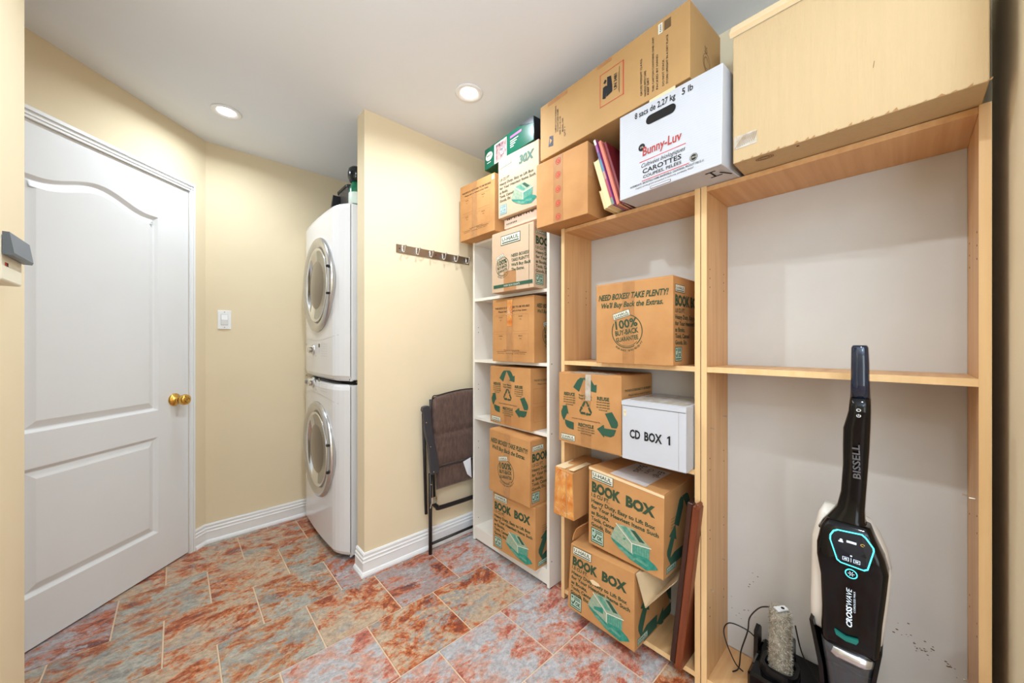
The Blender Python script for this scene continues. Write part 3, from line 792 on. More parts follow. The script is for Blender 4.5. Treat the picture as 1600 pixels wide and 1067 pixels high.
d.rect(.008, .165, .018, .190, mat('paper_sticker', (232, 214, 176), .7), .001); d.text('CD', .0095, .178, .005, .007, m_inkbr, lift=.0014); d.line((.215, .003), (.215, .205), .0006, m_inkbr)
d.line((.004, .2055), (.238, .2055), .0012, m_inkk, .0011)
d.obj('printed_lettering', c.t)
c = Carton('cardboard_box', 'book box with white taped top, stacked second from the floor in the beech bookcase', (1.290, .917), .330, .252, .352, .312, 2.0, group=GS, dtop=((0.0, .004, .012), (0.004, 0, -.008), (0, 0, 0), (0, 0, 0)))
face_book(c); side_arrows(c)
m_wtape = mat('white_paper_tape', (206, 196, 192), .5, var=.05)
c.slab('paper_label', 'top', .10, .255, .006, .215, .0006, m_wtape, 6, lift=.0036)
d = c.dec('top')
d.text('Books', .125, .20, .034, .10, m_inkk, rot=-78, lift=.0046); d.text('Clara', .175, .19, .022, .07, m_inkk, rot=-82, lift=.0046); d.text('Engl.', .215, .19, .026, .085, m_inkk, rot=-80, lift=.0046)
d.obj('handwriting', c.t)
c.slab('flap_rim', 'front', .0, .330, .302, .312, .0012, m_cardcut, 5)
c = Carton('cardboard_box', 'torn book box at the bottom of the beech bookcase, its flaps standing open', (1.262, 1.008), .322, .285, .046, .282, 1.2, group=GS, flaps=False, dtop=((0.012, .01, -.004), (0, 0, .014), (0, 0, .018), (0, 0, .018)))
face_book(c)
W, H, Dp = c.w, c.h, c.d
side_arrows(c)
d = c.dec('front'); d.poly([(.115, .172), (.132, .180), (.160, .176), (.168, .168), (.150, .162), (.128, .160)], m_cardcut, .0022); d.obj('torn_patch', c.t)
# open flaps: left one stands up, right one hangs outwards under the box above
bm = newbm(); prism(bm, [(0.002, H - .002), (0.010, H + .030), (.024, H + .058), (.046, H + .078), (.048, H + .075), (.028, H + .056), (.014, H + .028), (.006, H - .002)], 'y', .03, Dp - .05); obj('flap', bm, m_card, c.t)
bm = newbm()
P = [(W + .002, .006, H + .012), (W + .036, .012, H - .10), (W + .128, .06, H + .022), (W + .10, Dp, H + .022), (W + .002, Dp, H + .016)]
A = [bm.verts.new(p) for p in P]; B = [bm.verts.new((p[0] + .001, p[1] + .003, p[2] - .003)) for p in P]
bm.faces.new(A); bm.faces.new(B[::-1])
for i in range(5): bm.faces.new((A[i], B[i], B[(i + 1) % 5], A[(i + 1) % 5]))
obj('flap', bm, m_card2, c.t)
# amber taped parcel
c = Carton('taped_parcel', 'narrow parcel wrapped in crinkled amber tape, poking out of the beech bookcase', (1.250, 1.078), .112, .24, .436, .210, -2, m=m_card, cat='parcel', bulge=.006, flaps=False, dtop=((0, .012, .0), (-.012, .006, -.010), (-.012, 0, 0), (0, 0, 0)))
c.slab('amber_tape', 'front', .004, .074, .004, .205, .0008, m_tape_y, 8, lift=.0005); c.slab('amber_tape', 'front', .080, .110, .004, .205, .0008, m_tape_y, 8, lift=.0005)
d = c.dec('front'); rr = random.Random(3)
for k in range(26):
    x, y = rr.uniform(.008, .10), rr.uniform(.01, .2); a = rr.uniform(0, PI); L_ = rr.uniform(.008, .03)
    p0 = (max(.005, min(.107, x)), y); p1 = (max(.005, min(.107, x + L_ * math.cos(a))), max(.006, min(.203, y + L_ * math.sin(a)))); d.line(p0, p1, .0009, m_inkw, .0022)
d.obj('tape_creases', c.t)
bm = newbm(); 
for q in ((0.0, .066, .0, .10, .0), (.070, .112, .0, .11, .0)):
    box(bm, q[0] + .004, q[1] - .012, q[2] + .014, q[3] + .04, .208, .2115, .0006)
obj('flap', bm, m_cardcut, c.t)
# leaning boards
t = thing('wooden_board', 'two reddish brown boards leaning at the right of the beech bookcase floor', 'wooden board', (1.312, .560, .048), rot=(R(6.0), 0, 0))
m_mah = mat('mahogany_board', (66, 34, 22), .4, rgb2=(48, 24, 16), scale=3, stretch=(20, 20, 1), bump=.05)
m_mah2 = mat('reddish_board', (132, 64, 32), .4, rgb2=(104, 48, 24), scale=3, stretch=(20, 20, 1), bump=.05)
obj('board', bx(0, .17, .000, .020, 0, .60, .003), m_mah, t, label='dark brown board')
bm = newbm(); box(bm, -.012, .16, -.026, -.002, .002, .60, .003); box(bm, -.016, .02, -.024, -.012, .59, .612, .003); obj('board', bm, m_mah2, t, label='lighter orange-brown board')

# ---- on top of the bookcases
GT = 'boxes on top of the bookcases'
c = Carton('cardboard_box', 'taped cardboard box at the left end of the bookcase tops, against the partition wall', (1.263, 1.833), .322, .285, 1.816, .318, -.4, m=m_card, group=GT, dtop=((0, 0, .010), (0, 0, -.006), (0, 0, 0), (0, 0, 0)))
face_form(c); c.slab('torn_corner', 'front', .30, .32, .285, .312, .001, m_cardcut, 2)
# low flat box under the printed one
c = Carton('flat_carton', 'low pale flat carton with torn dark tape, under the glare-paled grocery-size box', (1.300, 1.470), .275, .245, 1.817, .050, -1, m=m_pinkcard, cat='cardboard box', flaps=False)
d = c.dec('front')
for k in range(14): x = .02 + k * .018 + rr.uniform(-.004, .004); d.rect(x, .041, x + rr.uniform(.003, .011), .049, m_dark, .0012)
for k in range(7): x = .02 + k * .012; d.rect(x, .018, x + .006, .026, m_inkg, .0012)
d.obj('torn_tape', c.t)
c = Carton('cardboard_box', 'glare-paled printed box reading 30X, above the white bookcase under the green box', (1.276, 1.492), .292, .275, 1.873, .318, -1.5, m=MATS['glare_paled_cardboard'], group=GT, flaps=False)  # shares the card colour lightened to stand in for lamp glare
W, H = .292, .318; d = c.dec('front')
uhaul_label(d, W * .05, H * .83, W * .30, rot=4, ink=m_inkgr)
d.text('30X', W * .54, H * .76, H * .13, W * .34, m_inkgr, shear=.15, bold=.05)
for i, s in enumerate(['1.0 CU FT.', 'Heavy Duty, Easy to Lift Box', 'for Your Heaviest Items Such', 'as Books,', 'Tools, Canned', 'Goods, Etc.']): d.text(s, W * .045, H * (.615 - i * .070), H * .044, W * (.27, .84, .88, .22, .36, .30)[i], m_ink, bold=.018, shear=.08)
greenbox(d, W * .38, H * .08, W * .56)
ok_stamp(d, W * .05, H * .05, W * .18, ink=mat('faded_blue_ink', (120, 140, 160), .8))
d.obj('printed_lettering', c.t)
# green box
m_green = mat('glossy_green_card', (0, 88, 66), .3, spec=.35)
m_navy = mat('dark_navy_card', (12, 16, 34), .3)
c = Carton('green_carton', 'dark green glossy product box with a photo panel, top left of the pile', (1.300, 1.640), .415, .21, 2.193, .118, 3.5, m=m_green, cat='box', bulge=.001, flaps=False)
d = c.dec('front')
d.disc(.045, .066, .033, m_inkw, .001, 24, .024); d.text('lakeside', .020, .066, .014, .048, m_green, rot=0, lift=.0014, bold=.02); d.rect(.024, .030, .060, .033, m_inkw)
d.rect(.095, .002, .205, .108, m_inkw, .001); d.rect(.108, .004, .203, .100, mat('photo_skin', (206, 160, 150), .5, rgb2=(60, 50, 70), scale=40), .0013)
d.disc(.165, .05, .020, mat('photo_dog', (60, 54, 72), .5, rgb2=(200, 190, 190), scale=60), .0016)
d.rect(.235, .082, .325, .094, mat('pink_print', (196, 90, 160), .5), .001)
for i in range(4): d.rect(.235, .066 - i * .011, .300 - i * .012, .070 - i * .011, m_inkw)
d.poly([(.30, .117), (.414, .117), (.414, .085), (.36, .098)], m_navy, .0011)
d.obj('printed_panel', c.t)
c.slab('dark_end', 'right', .001, .209, .001, .117, .0008, m_navy, 2)
# box with red spot tape
c = Carton('cardboard_box', 'kraft box sealed with red-spotted tape, between the 30X box and the books', (1.242, 1.176), .283, .285, 1.741, .300, -2, m=m_card, group=GT, dtop=((0, 0, -.006), (0, 0, 0), (0, 0, 0), (0, 0, 0)))
c.tape(.128, .052)
d = c.dec('front')
for i, y in enumerate((.012, .072, .135, .200, .262)):
    d = c.dec('front'); d.ring(.130, y + .012, .0150, .0150, .0022, m_inkr, lift=.0015); d.disc(.130, y + .012, .0085, m_inkr, .0015, 12); d.text('C', .1265, y + .008, .008, .007, m_card2, lift=.002, bold=.02); d.obj('red_stamp', c.t)
c.slab('corner_tape', 'right', .001, .05, .16, .298, .0006, mat('tan_paper_tape', (196, 146, 98), .5), 3)
# long box with the hazard mark
c = Carton('long_cardboard_box', 'long tan cardboard box with a red-edged hazard mark, lying across the top', (1.258, 1.166), .698, .235, 2.058, .250, 3.8, m=m_card3, group=GT)
W, H = .698, .25; d = c.dec('front')
# dotted red frame and pictogram, turned a quarter
x0, x1, y0, y1 = .345, .455, .075, .205
n = 22
for i in range(n):
    a = i / n; q = .0035
    for (xa, ya, xb_, yb_) in ((x0 + (x1 - x0) * a, y0, x0 + (x1 - x0) * (a + .6 / n), y0 + q), (x0 + (x1 - x0) * a, y1 - q, x0 + (x1 - x0) * (a + .6 / n), y1), (x0, y0 + (y1 - y0) * a, x0 + q, y0 + (y1 - y0) * (a + .6 / n)), (x1 - q * 1.6, y0 + (y1 - y0) * a, x1, y0 + (y1 - y0) * (a + .6 / n))):
        d.rect(xa, ya, xb_, yb_, m_inkr)
d.poly([(.358, .105), (.372, .100), (.384, .145), (.372, .150), (.360, .148)], m_inkk); d.poly([(.376, .104), (.404, .112), (.404, .135), (.398, .176), (.380, .180), (.380, .140)], m_inkk, .0012); d.poly([(.362, .164), (.372, .158), (.378, .168), (.370, .176)], m_inkk, .0012)
d.text('UN 3481', .424, .112, .013, .060, m_inkk, rot=90, bold=.03); d.rect(.434, .092, .436, .190, m_inkk); d.rect(.430, .10, .4315, .17, m_inkbr)
def vt(x, y, s, L_, h=.008, m=m_inkk): d.text(s, x, y, h, L_, m, rot=90, bold=.012)
vt(.530, .030, 'GROSS WEIGHT 12.4 KG', .13); vt(.545, .020, 'HANDLE WITH CARE', .09); vt(.556, .02, 'KEEP DRY', .06); vt(.575, .02, 'THIS CARTON CONTAINS ONE UNIT', .19, .007)
vt(.590, .02, 'PACKED BY HAND', .12, .007); vt(.612, .02, 'DO NOT STACK', .09, .007); vt(.626, .02, 'STORE UPRIGHT IN A DRY PLACE', .165, .007)
d.poly([(.055, .045), (.085, .040), (.085, .085), (.062, .090)], mat('faded_navy_ink', (60, 64, 84), .7)); d.poly([(.064, .052), (.080, .066), (.064, .080)], m_card3, .0014)
vt(.105, .09, 'COMPANY CLOUD WORKSPACE', .12); vt(.118, .09, 'FOLDING DESK FRAME', .10); vt(.132, .07, 'SIZE 70 x 25 x 25', .08); vt(.148, .075, 'MODEL 1000', .06); vt(.160, .05, 'QTY 1', .04)
d.rect(.590, .205, .606, .240, m_inkw, .001); vt(.602, .210, 'EAN', .024, .006)
for i in range(11): d.rect(.612, .206 + i * .003, .636, .2075 + i * .003, m_inkk)
d.obj('printed_lettering', c.t)
d = c.dec('right'); d.ring(.115, .10, .026, .03, .0018, m_inkbr); d.ring(.112, .098, .016, .02, .0018, m_inkbr, 20, 300); d.text('25', .10, .13, .022, .02, m_inkbr); d.obj('side_mark', c.t)
c.slab('end_tape', 'front', .05, .17, .232, .249, .0006, m_tape, 3); c.slab('end_tape', 'front', .33, .40, .236, .249, .0006, m_tape, 3)

# white carrot carton
c = Carton('white_carton', 'white corrugated grocery carton reading CAROTTES, on the joint of the beech bookcases', (1.233, .734), .360, .225, 1.741, .308, 4.6, m=m_whitecard, cat='box', flaps=False, dtop=((0, .0, .006), (.004, -.0, -.004), (0, 0, 0), (0, 0, 0)))
W, H = .360, .308; d = c.dec('front')
hx, hy = W * .455, H * .795
d.poly([(hx - .038 + .016 * math.cos(R(a)), hy + .016 * math.sin(R(a))) for a in range(90, 271, 20)] + [(hx + .038 + .016 * math.cos(R(a)), hy + .016 * math.sin(R(a))) for a in range(-90, 91, 20)], m_dark, .0010)
d.text('8 sacs de 2,27 kg', W * .18, H * .885, H * .068, W * .42, m_inkk, bold=.015); d.text('5 lb', W * .66, H * .885, H * .068, W * .10, m_inkk, bold=.015)
d.text('Bunny-Luv', W * .27, H * .415, H * .100, W * .39, m_inkwr, bold=.02, shear=.05)
d.disc(W * .26, H * .520, .013, m_inkk, .001); d.text('CAL', W * .242, H * .512, .006, .014, m_inkw, lift=.0015)
d.rect(W * .235, H * .350, W * .70, H * .358, m_inkr); d.rect(W * .26, H * .128, W * .73, H * .136, m_inkr)
d.text('Cultivées biologiques', W * .25, H * .285, H * .048, W * .44, m_inkk, shear=.35)
d.text('CAROTTES', W * .27, H * .212, H * .052, W * .39, m_inkk, bold=.02); d.text('COUPÉES, PELÉES', W * .275, H * .158, H * .034, W * .385, m_inkk, bold=.01)
d.disc(W * .77, H * .175, .0125, m_inkk, .001); d.ring(W * .77, H * .175, .0105, .0105, .001, m_inkw, lift=.0014); d.text('USDA', W * .747, H * .168, .005, .017, m_inkw, lift=.0015)
d.text('INTERMEDIATE  BROADFIELD FARMS, BAKERSFIELD, CALIFORNIA. PRODUIT DES É.-U.', W * .13, H * .095, H * .022, W * .73, m_inkk, bold=.01)
d.text('Organic carrots grown and packed in California, perishable 93307', W * .19, H * .062, H * .019, W * .58, m_inkk)
for i in range(38): d.rect(.004, .006 + i * .008, .356, .0066 + i * .008, mat('corrugation_shadow', (214, 214, 220), .6), .0004, 3, 1)
d.rect(W * .35, .003, W * .56, .012, m_inkbr, .001); d.rect(W * .355, .0045, W * .555, .0105, m_whitecard, .0013)
d.obj('printed_lettering', c.t)
bm = newbm(); prism(bm, [(0.0, H - .004), (0.0, H + .022), (.003, H + .024), (.004, H - .004)], 'x', W * .34, W * .60); obj('handle_flap', bm, m_cardcut, c.t)
d = c.dec('bottom')
def FB(x, y): return (x, .225 - y)      # underside, seen from below
for a, b in (((.300, .03), (.330, .03)), ((.315, .03), (.315, .07)), ((.300, .07), (.335, .07)), ((.335, .05), (.355, .09))): d.line(FB(*a), FB(*b), .006, m_inkk, .001)
d.obj('marker_strokes', c.t)

# big blank box
c = Carton('large_cardboard_box', 'large blank pale brown box with a bent lid, over the vacuum cleaner', (1.230, .352), .470, .300, 1.741, .382, .2, m=mat('ridged_pale_cardboard', (202, 174, 132), .8, var=.04, scale=1.2, stretch=(60, 60, 4), bump=.5, bscale=4, spec=.25, detail=5), group=GT, bulge=.004, flaps=False, dtop=((-.0, -.0, -.002), (0, 0, 0), (0, 0, 0), (0, 0, 0)))
W, H = .47, .382
bm = newbm(); prism(bm, [(-.004, H - .004), (-.014, H + .004), (.010, H + .038), (.045, H + .052), (.045, H + .048), (.014, H + .034), (-.002, H + .006)], 'x', -.006, W); obj('lid_flap', bm, m_cardcut, c.t)
c.slab('crinkled_tape', 'front', .004, .062, .040, .078, .0008, m_tape_c, 8, lift=.0006)
d = c.dec('front')
for k in range(9): d.line((.006 + k * .006, .042 + k * .001), (.030 + k * .004, .074), .0010, m_inkbr, .002)
rr = random.Random(9)
for k in range(22):
    x = .02 + k * .021 + rr.uniform(-.006, .006); d.poly([(x, .001), (x + rr.uniform(.006, .014), .001), (x + .008, rr.uniform(.003, .009))], mat('scuffed_edge', (168, 122, 74), .8), .0009)
d.line((.30, .12), (.302, .135), .001, m_inkbr)
d.obj('scuffs', c.t)
d = c.dec('bottom')
for q in (.020, .016, .011): d.ring(.075, .275, q * 1.1, q * .6, .0016, m_inkbr)
d.rect(.15, .280, .156, .286, m_inkk)
d.obj('stamp', c.t)

# ---- books wedged between the boxes
def book(label, x, y, z, th, dp, h, lean, mcov, mpage, edge=True, grp='books leaning on top of the beech bookcase', title=None):
    t = thing('book', label, 'book', (x, y, z), rot=(R(-lean), 0, 0), group=grp)
    obj('cover', bx(0.0025, dp, -th, -th + .0022, 0, h, .0004), mcov, t); obj('cover', bx(0.0025, dp, -.0022, 0, 0, h, .0004), mcov, t)
    obj('spine', bx(dp, dp + .003, -th, 0, 0, h, .0005), mcov, t) if not title else obj('spine', bx(-.0006, .0025, -th, 0, 0, h, .0005), mcov, t)
    obj('pages', bx(.004, dp - .002, -th + .0022, -.0022, .003, h - .003), mpage, t)
    return t
m_pg = mat('cream_pages', (236, 214, 164), .8, var=.05, scale=40, stretch=(1, 60, 1))
lean = 17
book('low cream book, leftmost of the leaning books', 1.262, .822, 1.7405, .012, .15, .085, lean, mat('cream_cover', (226, 196, 140), .6), m_pg)
book('thick cream-paged book leaning left beside the white carton', 1.255, .806, 1.7405, .024, .16, .215, lean, mat('buff_cover', (240, 222, 176), .6), m_pg)
t = book('magazine with a spine in purple, teal and dark red bands', 1.250, .776, 1.742, .009, .20, .300, lean, mat('violet_cover', (140, 60, 130), .4), m_pg, title=1)
for z0, z1, c_ in ((.275, .299, (240, 226, 210)), (.205, .240, (60, 50, 110)), (.15, .205, (10, 112, 140)), (.115, .15, (170, 120, 90)), (.03, .115, (160, 30, 60)), (.0, .03, (110, 130, 110))): dd = Decor(lambda x, y, l: (-.0008 - l, -.009 + x, y)); dd.rect(0, z0, .009, z1, mat('band_%d' % int(z0 * 1000), c_, .4), .0003); dd.obj('spine_band', t)
book('salmon pink hardback leaning against the white carton', 1.262, .764, 1.7425, .012, .19, .292, lean, mat('salmon_cover', (226, 130, 106), .5), m_pg, title=1)
book('dark red hardback partly behind the white carton', 1.275, .750, 1.7425, .012, .18, .285, lean, mat('dark_red_cover', (120, 24, 34), .5), mat('grey_pages', (200, 180, 170), .8), title=1)
# crumpled burgundy wrapper by the books
bm = newbm(); bmesh.ops.create_icosphere(bm, subdivisions=3, radius=1)
rw = random.Random(4)
for v in bm.verts:
    k = 1 + .22 * math.sin(v.co.x * 7 + 2 * v.co.y * 5) + .12 * rw.uniform(-1, 1); v.co = Vector((v.co.x * .020 * k, v.co.y * .026 * k, max(-.9, v.co.z) * .010 * k))
o = obj('crumpled_wrapper', bm, mat('burgundy_foil', (140, 24, 40), .35, rgb2=(200, 130, 70), scale=30), None, loc=(1.222, .700, 1.7525)); tag(o, 'small crumpled burgundy wrapper at the foot of the leaning books', 'wrapper')
o.location = (1.350, .700, 1.7525)

# ------------------------------------------------------------------ stacked washer and dryer
m_appl = mat('white_appliance_enamel', (232, 231, 232), .16, coat=.4)
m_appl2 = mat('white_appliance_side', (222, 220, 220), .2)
m_ring = mat('silver_door_ring', (198, 198, 200), .2, metal=.85)
m_glass = mat('smoked_door_glass', (120, 112, 108), .07, metal=.75)
m_gap = mat('gap_black', (24, 22, 22), .8)
YC = 2.46; HW = 0.385
def front_plan(inset=0.0, n=30):
    pts = []
    for i in range(n + 1):
        t_ = -1 + 2 * i / n; x = .630 + .018 * t_ * t_ + .050 * max(0, (abs(t_) - .72) / .28) ** 1.7
        pts.append((x + inset, YC + HW * t_))
    return pts
def appliance(name, label, z0, z1, doorz, panel_low, kind):
    t = thing(name, label, kind, (1.0, YC, z0)); ox, oy = -1.0, -YC
    H = z1 - z0
    FP = front_plan()
    bm = newbm(); rings = []
    zs = [(0.0, .022), (.012, .008), (.03, 0), (H - .03, 0), (H - .010, .006), (H, .020)]
    for z, ins in zs:
        pl_ = [(x + ins + ox, (y - YC) * (1 - ins * .6), z) for x, y in FP]
        rings.append(pl_ + [(.702 + ox, HW, z), (.702 + ox, -HW, z)])
    loft(bm, rings); obj('front_panel', bm, m_appl, t, smooth=False)
    obj('cabinet', bx(.706 + ox, 1.36 + ox, -HW, HW, .003, H - .004, .006, 2), m_appl2, t)
    obj('seam', bx(.7015 + ox, .7065 + ox, -HW + .004, HW - .004, .006, H - .008), m_gap, t)
    # door: wide ring, inner ring and bowl, facing -X
    c_ = (.619 + ox, -.030, doorz - z0)
    bm = newbm()
    lathe(bm, [(.284, .030), (.286, .010), (.280, -.001), (.268, -.007), (.252, -.006), (.228, .004), (.218, .018), (.218, .030)], 56, axis='x', c=c_)
    dr = obj('door_ring', bm, m_ring, t, smooth=True, label='silver door ring')
    bm = newbm(); lathe(bm, [(0.0, -.006), (.06, -.005), (.12, .000), (.17, .008), (.219, .022)], 48, axis='x', c=c_); obj('door_glass', bm, m_glass, dr, smooth=True)
    bm = newbm(); lathe(bm, [(.226, .004), (.220, -.004), (.208, .000), (.202, .016)], 48, axis='x', c=c_); obj('inner_bezel', bm, m_chrome, dr, smooth=True)
    bm = newbm()
    bm.free()
    for s in (-1, 1): obj('hinge_notch', bx(c_[0] - .016, c_[0] + .0, c_[1] - .278 , c_[1] - .258, c_[2] + s * .075 - .006, c_[2] + s * .075 + .006, .002), m_gap, dr)
    # a curved line that bounds the control area
    pz = (doorz - z0) + (.335 if not panel_low else -.335)
    def F(x, y, l):   # x along the front from -HW..HW (room's left positive), y height
        tt = max(-1, min(1, x / HW)); xx = .630 + .018 * tt * tt + .050 * max(0, (abs(tt) - .72) / .28) ** 1.7
        return (xx + ox - l, x, y)
    dd = Decor(F)
    for i in range(16):
        a = -.33 + .66 * i / 16; b = -.33 + .66 * (i + 1) / 16; dd.line((a, pz + .03 * (a / .33) ** 2 * (1 if panel_low else -1)), (b, pz + .03 * (b / .33) ** 2 * (1 if panel_low else -1)), .002, mat('panel_line', (170, 166, 164), .5), .0006)
    cz = pz + (.055 if not panel_low else -.06)
    dd.rect(-.075, cz + .018, -.045, cz + .040, mat('display_dark', (60, 58, 66), .2), .0008)
    m_ic = mat('panel_grey_print', (150, 148, 152), .6)
    for i in range(3): dd.rect(-.066, cz + .004 - i * .010, -.056, cz + .008 - i * .010, m_ic)
    for i in range(5):
        for j in range(6): dd.rect(-.11 - i * .022, cz + .036 - j * .014, -.104 - i * .022, cz + .040 - j * .014, m_ic)
    for y_ in (.02, -.03): dd.rect(.085, cz + y_, .10, cz + y_ + .012, m_ic); dd.rect(.0, cz + y_ - .01, .012, cz + y_, m_ic)
    dd.rect(.24, cz + .03, .28, cz + .04, m_ic); dd.rect(.29, cz + .03, .30, cz + .04, m_ic)
    dd.obj('control_markings', t)
    bm = newbm(); lathe(bm, [(.034, 0.004), (.034, -.004), (.030, -.008), (.024, -.012), (.022, -.026), (.018, -.030), (0, -.030)], 28, axis='x', c=(.629 + ox, .06, cz + .004)); obj('dial', bm, m_chrome, t, smooth=True)
    if not panel_low:
        obj('dispenser_handle', bx(.632 + ox, .645 + ox, .24, .29, cz - .02, cz + .004, .003), mat('grey_grip', (120, 118, 120), .4), t)
    return t
appliance('washing_machine', 'white front-loading washing machine under the dryer in the alcove', .022, .972, .563, False, 'washing machine')
appliance('tumble_dryer', 'white front-loading dryer stacked on the washing machine', .992, 1.982, 1.555, True, 'dryer')
t = thing('stacking_kit', 'black stacking frame between washer and dryer', 'bracket', (1.0, YC, .972))
obj('frame', bx(-.29, .35, -.36, .36, 0.0002, .0198), m_gap, t)
obj('clip', bx(-.26, -.20, -.366, -.3602, .004, .016, .002), m_steel, t)
t = thing('machine_feet', 'black feet under the washing machine', 'appliance feet', (1.0, YC, 0))
for x in (-.24, .30):
    for y in (-.28, .28):
        bm = newbm(); lathe(bm, [(0, 0), (.026, 0), (.024, .012), (.012, .014), (.012, .022), (0, .022)], 14, c=(x, y, 0)); obj('foot', bm, m_gap, t)
# things on top of the dryer
t = thing('storage_bin', 'dark grey open plastic bin on top of the dryer', 'bin', (.82, 2.345, 1.982))
m_bin = mat('charcoal_plastic', (66, 62, 62), .4); m_bin2 = mat('charcoal_plastic_rim', (30, 30, 34), .35)
bm = newbm(); loft(bm, [rring(0, 0, .060, .075, .02, 0), rring(0, 0, .075, .092, .022, .165), rring(0, 0, .071, .088, .02, .165), rring(0, 0, .058, .072, .018, .006)]); obj('bin_body', bm, m_bin, t, smooth=False)
bm = newbm(); loft(bm, [rring(0, 0, .079, .096, .024, .156), rring(0, 0, .080, .097, .024, .170), rring(0, 0, .071, .088, .02, .1705), rring(0, 0, .071, .088, .02, .156)], cap=False); obj('rim', bm, m_bin2, t)
bm = newbm(); prism(bm, [(-.095, 0.0), (-.16, .01), (-.10, .11), (-.096, .11)], 'x', -.04, .04); 
t2 = thing('black_bottle', 'dark bottle with a green label and black cap beside the bin on the dryer', 'bottle', (.765, 2.165, 1.982)); bm.free()
m_gb = mat('green_label_bottle', (20, 110, 76), .25); m_bl = mat('white_label', (214, 226, 214), .4)
bm = newbm(); lathe(bm, [(0, 0), (.036, 0), (.040, .008), (.040, .105), (.034, .125), (.026, .140), (.026, .150)], 24); obj('bottle_body', bm, m_gb, t2, smooth=True)
bm = newbm(); lathe(bm, [(.0405, .02), (.0412, .022), (.0412, .085), (.0405, .087)], 24); obj('label_band', bm, m_bl, t2, smooth=True)
bm = newbm(); lathe(bm, [(.026, .150), (.036, .156), (.044, .178), (.045, .205), (.040, .228), (.026, .240), (0, .242)], 24); obj('cap', bm, mat('black_cap', (24, 30, 30), .2), t2, smooth=True)
t3 = thing('black_scoop', 'small black scoop leaning against the grey bin on the dryer', 'scoop', (.735, 2.44, 1.982))
bm = newbm(); prism(bm, [(0, 0), (.095, 0), (.03, .03), (-.02, .095), (-.050, .135), (-.056, .130)], 'x', -.03, .03); obj('scoop_body', bm, m_bin2, t3)

# ------------------------------------------------------------------ folded garden chair behind the white bookcase
t = thing('folding_chair', 'folded garden chair with brown padded seat leaning on the partition wall', 'folding chair', (1.20, 1.86, 0))
ox, oy = -1.20, -1.86
m_pad = mat('brown_woven_pad', (104, 78, 66), .65, rgb2=(76, 56, 48), scale=90, stretch=(1, 1, .25), bump=.5, bscale=300, sheen=.3)
m_pipe = mat('dark_piping', (52, 36, 32), .7)
m_arm = mat('charcoal_plastic_arm', (58, 58, 64), .45)
def Q(x, y, z): return (x + ox, y + oy, z)
bm = newbm(); tube(bm, [Q(1.062, 1.838, 0.0), Q(1.062, 1.838, .46)], .0105, 10); obj('leg', bm, m_blackm, t, smooth=True)
bm = newbm(); tube(bm, [Q(1.53, 1.838, 0.0), Q(1.53, 1.838, .46)], .0105, 10); obj('leg', bm, m_blackm, t, smooth=True)
bm = newbm(); tube(bm, [Q(1.052, 1.868, .222), Q(1.036, 1.872, .80)], .009, 10); obj('leg', bm, m_blackm, t, smooth=True)
bm = newbm(); tube(bm, [Q(1.552, 1.868, .222), Q(1.554, 1.872, .80)], .009, 10); obj('leg', bm, m_blackm, t, smooth=True)
bm = newbm(); tube(bm, [Q(1.062, 1.838, .056), Q(1.53, 1.838, .056)], .008, 8); obj('crossbar', bm, m_blackm, t, smooth=True)
bm = newbm(); tube(bm, smoothpath([Q(1.068, 1.834, .300), Q(1.10, 1.832, .262), Q(1.14, 1.832, .248), Q(1.45, 1.832, .248), Q(1.53, 1.834, .30)], 4), .013, 10); obj('seat_bar', bm, m_blackm, t, smooth=True)
for x0_ in (1.095, 1.525):
    bm = newbm(); tube(bm, [Q(x0_ - .025, 1.850, .88), Q(x0_, 1.850, .30)], .008, 8); obj('back_rail', bm, m_blackm, t, smooth=True)
# arm rest: a curved flat bar seen edge on
for dx in (0, .49):
    bm = newbm()
    pts = [(1.000, .848), (1.020, .853), (1.038, .852), (1.050, .838), (1.058, .72), (1.085, .60), (1.108, .478), (1.104, .462), (1.060, .455), (1.052, .475), (1.040, .60), (1.014, .72), (1.010, .815), (.996, .828)]
    prism(bm, [(a + dx + ox, b) for a, b in pts], 'y', 1.812 + oy, 1.834 + oy)
    bmesh.ops.bevel(bm, geom=[e for e in bm.edges], offset=.003, segments=1, affect='EDGES')
    obj('armrest', bm, m_arm, t)
def pad(x0_, x1_, z0_, z1_, y_, th, nx=18, nz=16, seams=(), seed=1, topcurve=.0, skew=0.0):
    bm = newbm(); rp_ = random.Random(seed); G_ = []
    for side_ in (1, -1):
        g = []
        for j in range(nz + 1):
            row = []
            for i in range(nx + 1):
                u, v = i / nx, j / nz
                e = min(1, min(u, 1 - u) * 9) ** .5 * min(1, min(v, 1 - v) * 9) ** .5
                puff = e * th / 2
                for s_ in seams: puff *= 1 - .55 * math.exp(-((v - s_) / .03) ** 2)
                wr = .0030 * math.sin(v * 46 + math.sin(u * 5) * 2) * math.exp(-u * 4) * e
                z = z0_ + (z1_ - z0_) * v + topcurve * math.sin(PI * u) * v + skew * u
                row.append(bm.verts.new(Q(x0_ + (x1_ - x0_) * u, y_ - side_ * (puff + wr), z)))
            g.append(row)
        G_.append(g)
        for j in range(nz):
            for i in range(nx): bm.faces.new((g[j][i], g[j][i + 1], g[j + 1][i + 1], g[j + 1][i]))
    bmesh.ops.remove_doubles(bm, verts=bm.verts, dist=.0008)
    return bm
bk = obj('backrest_pad', pad(1.072, 1.545, .485, .890, 1.838, .030, seams=(.46,), topcurve=.03, nz=28), m_pad, t, smooth=True)
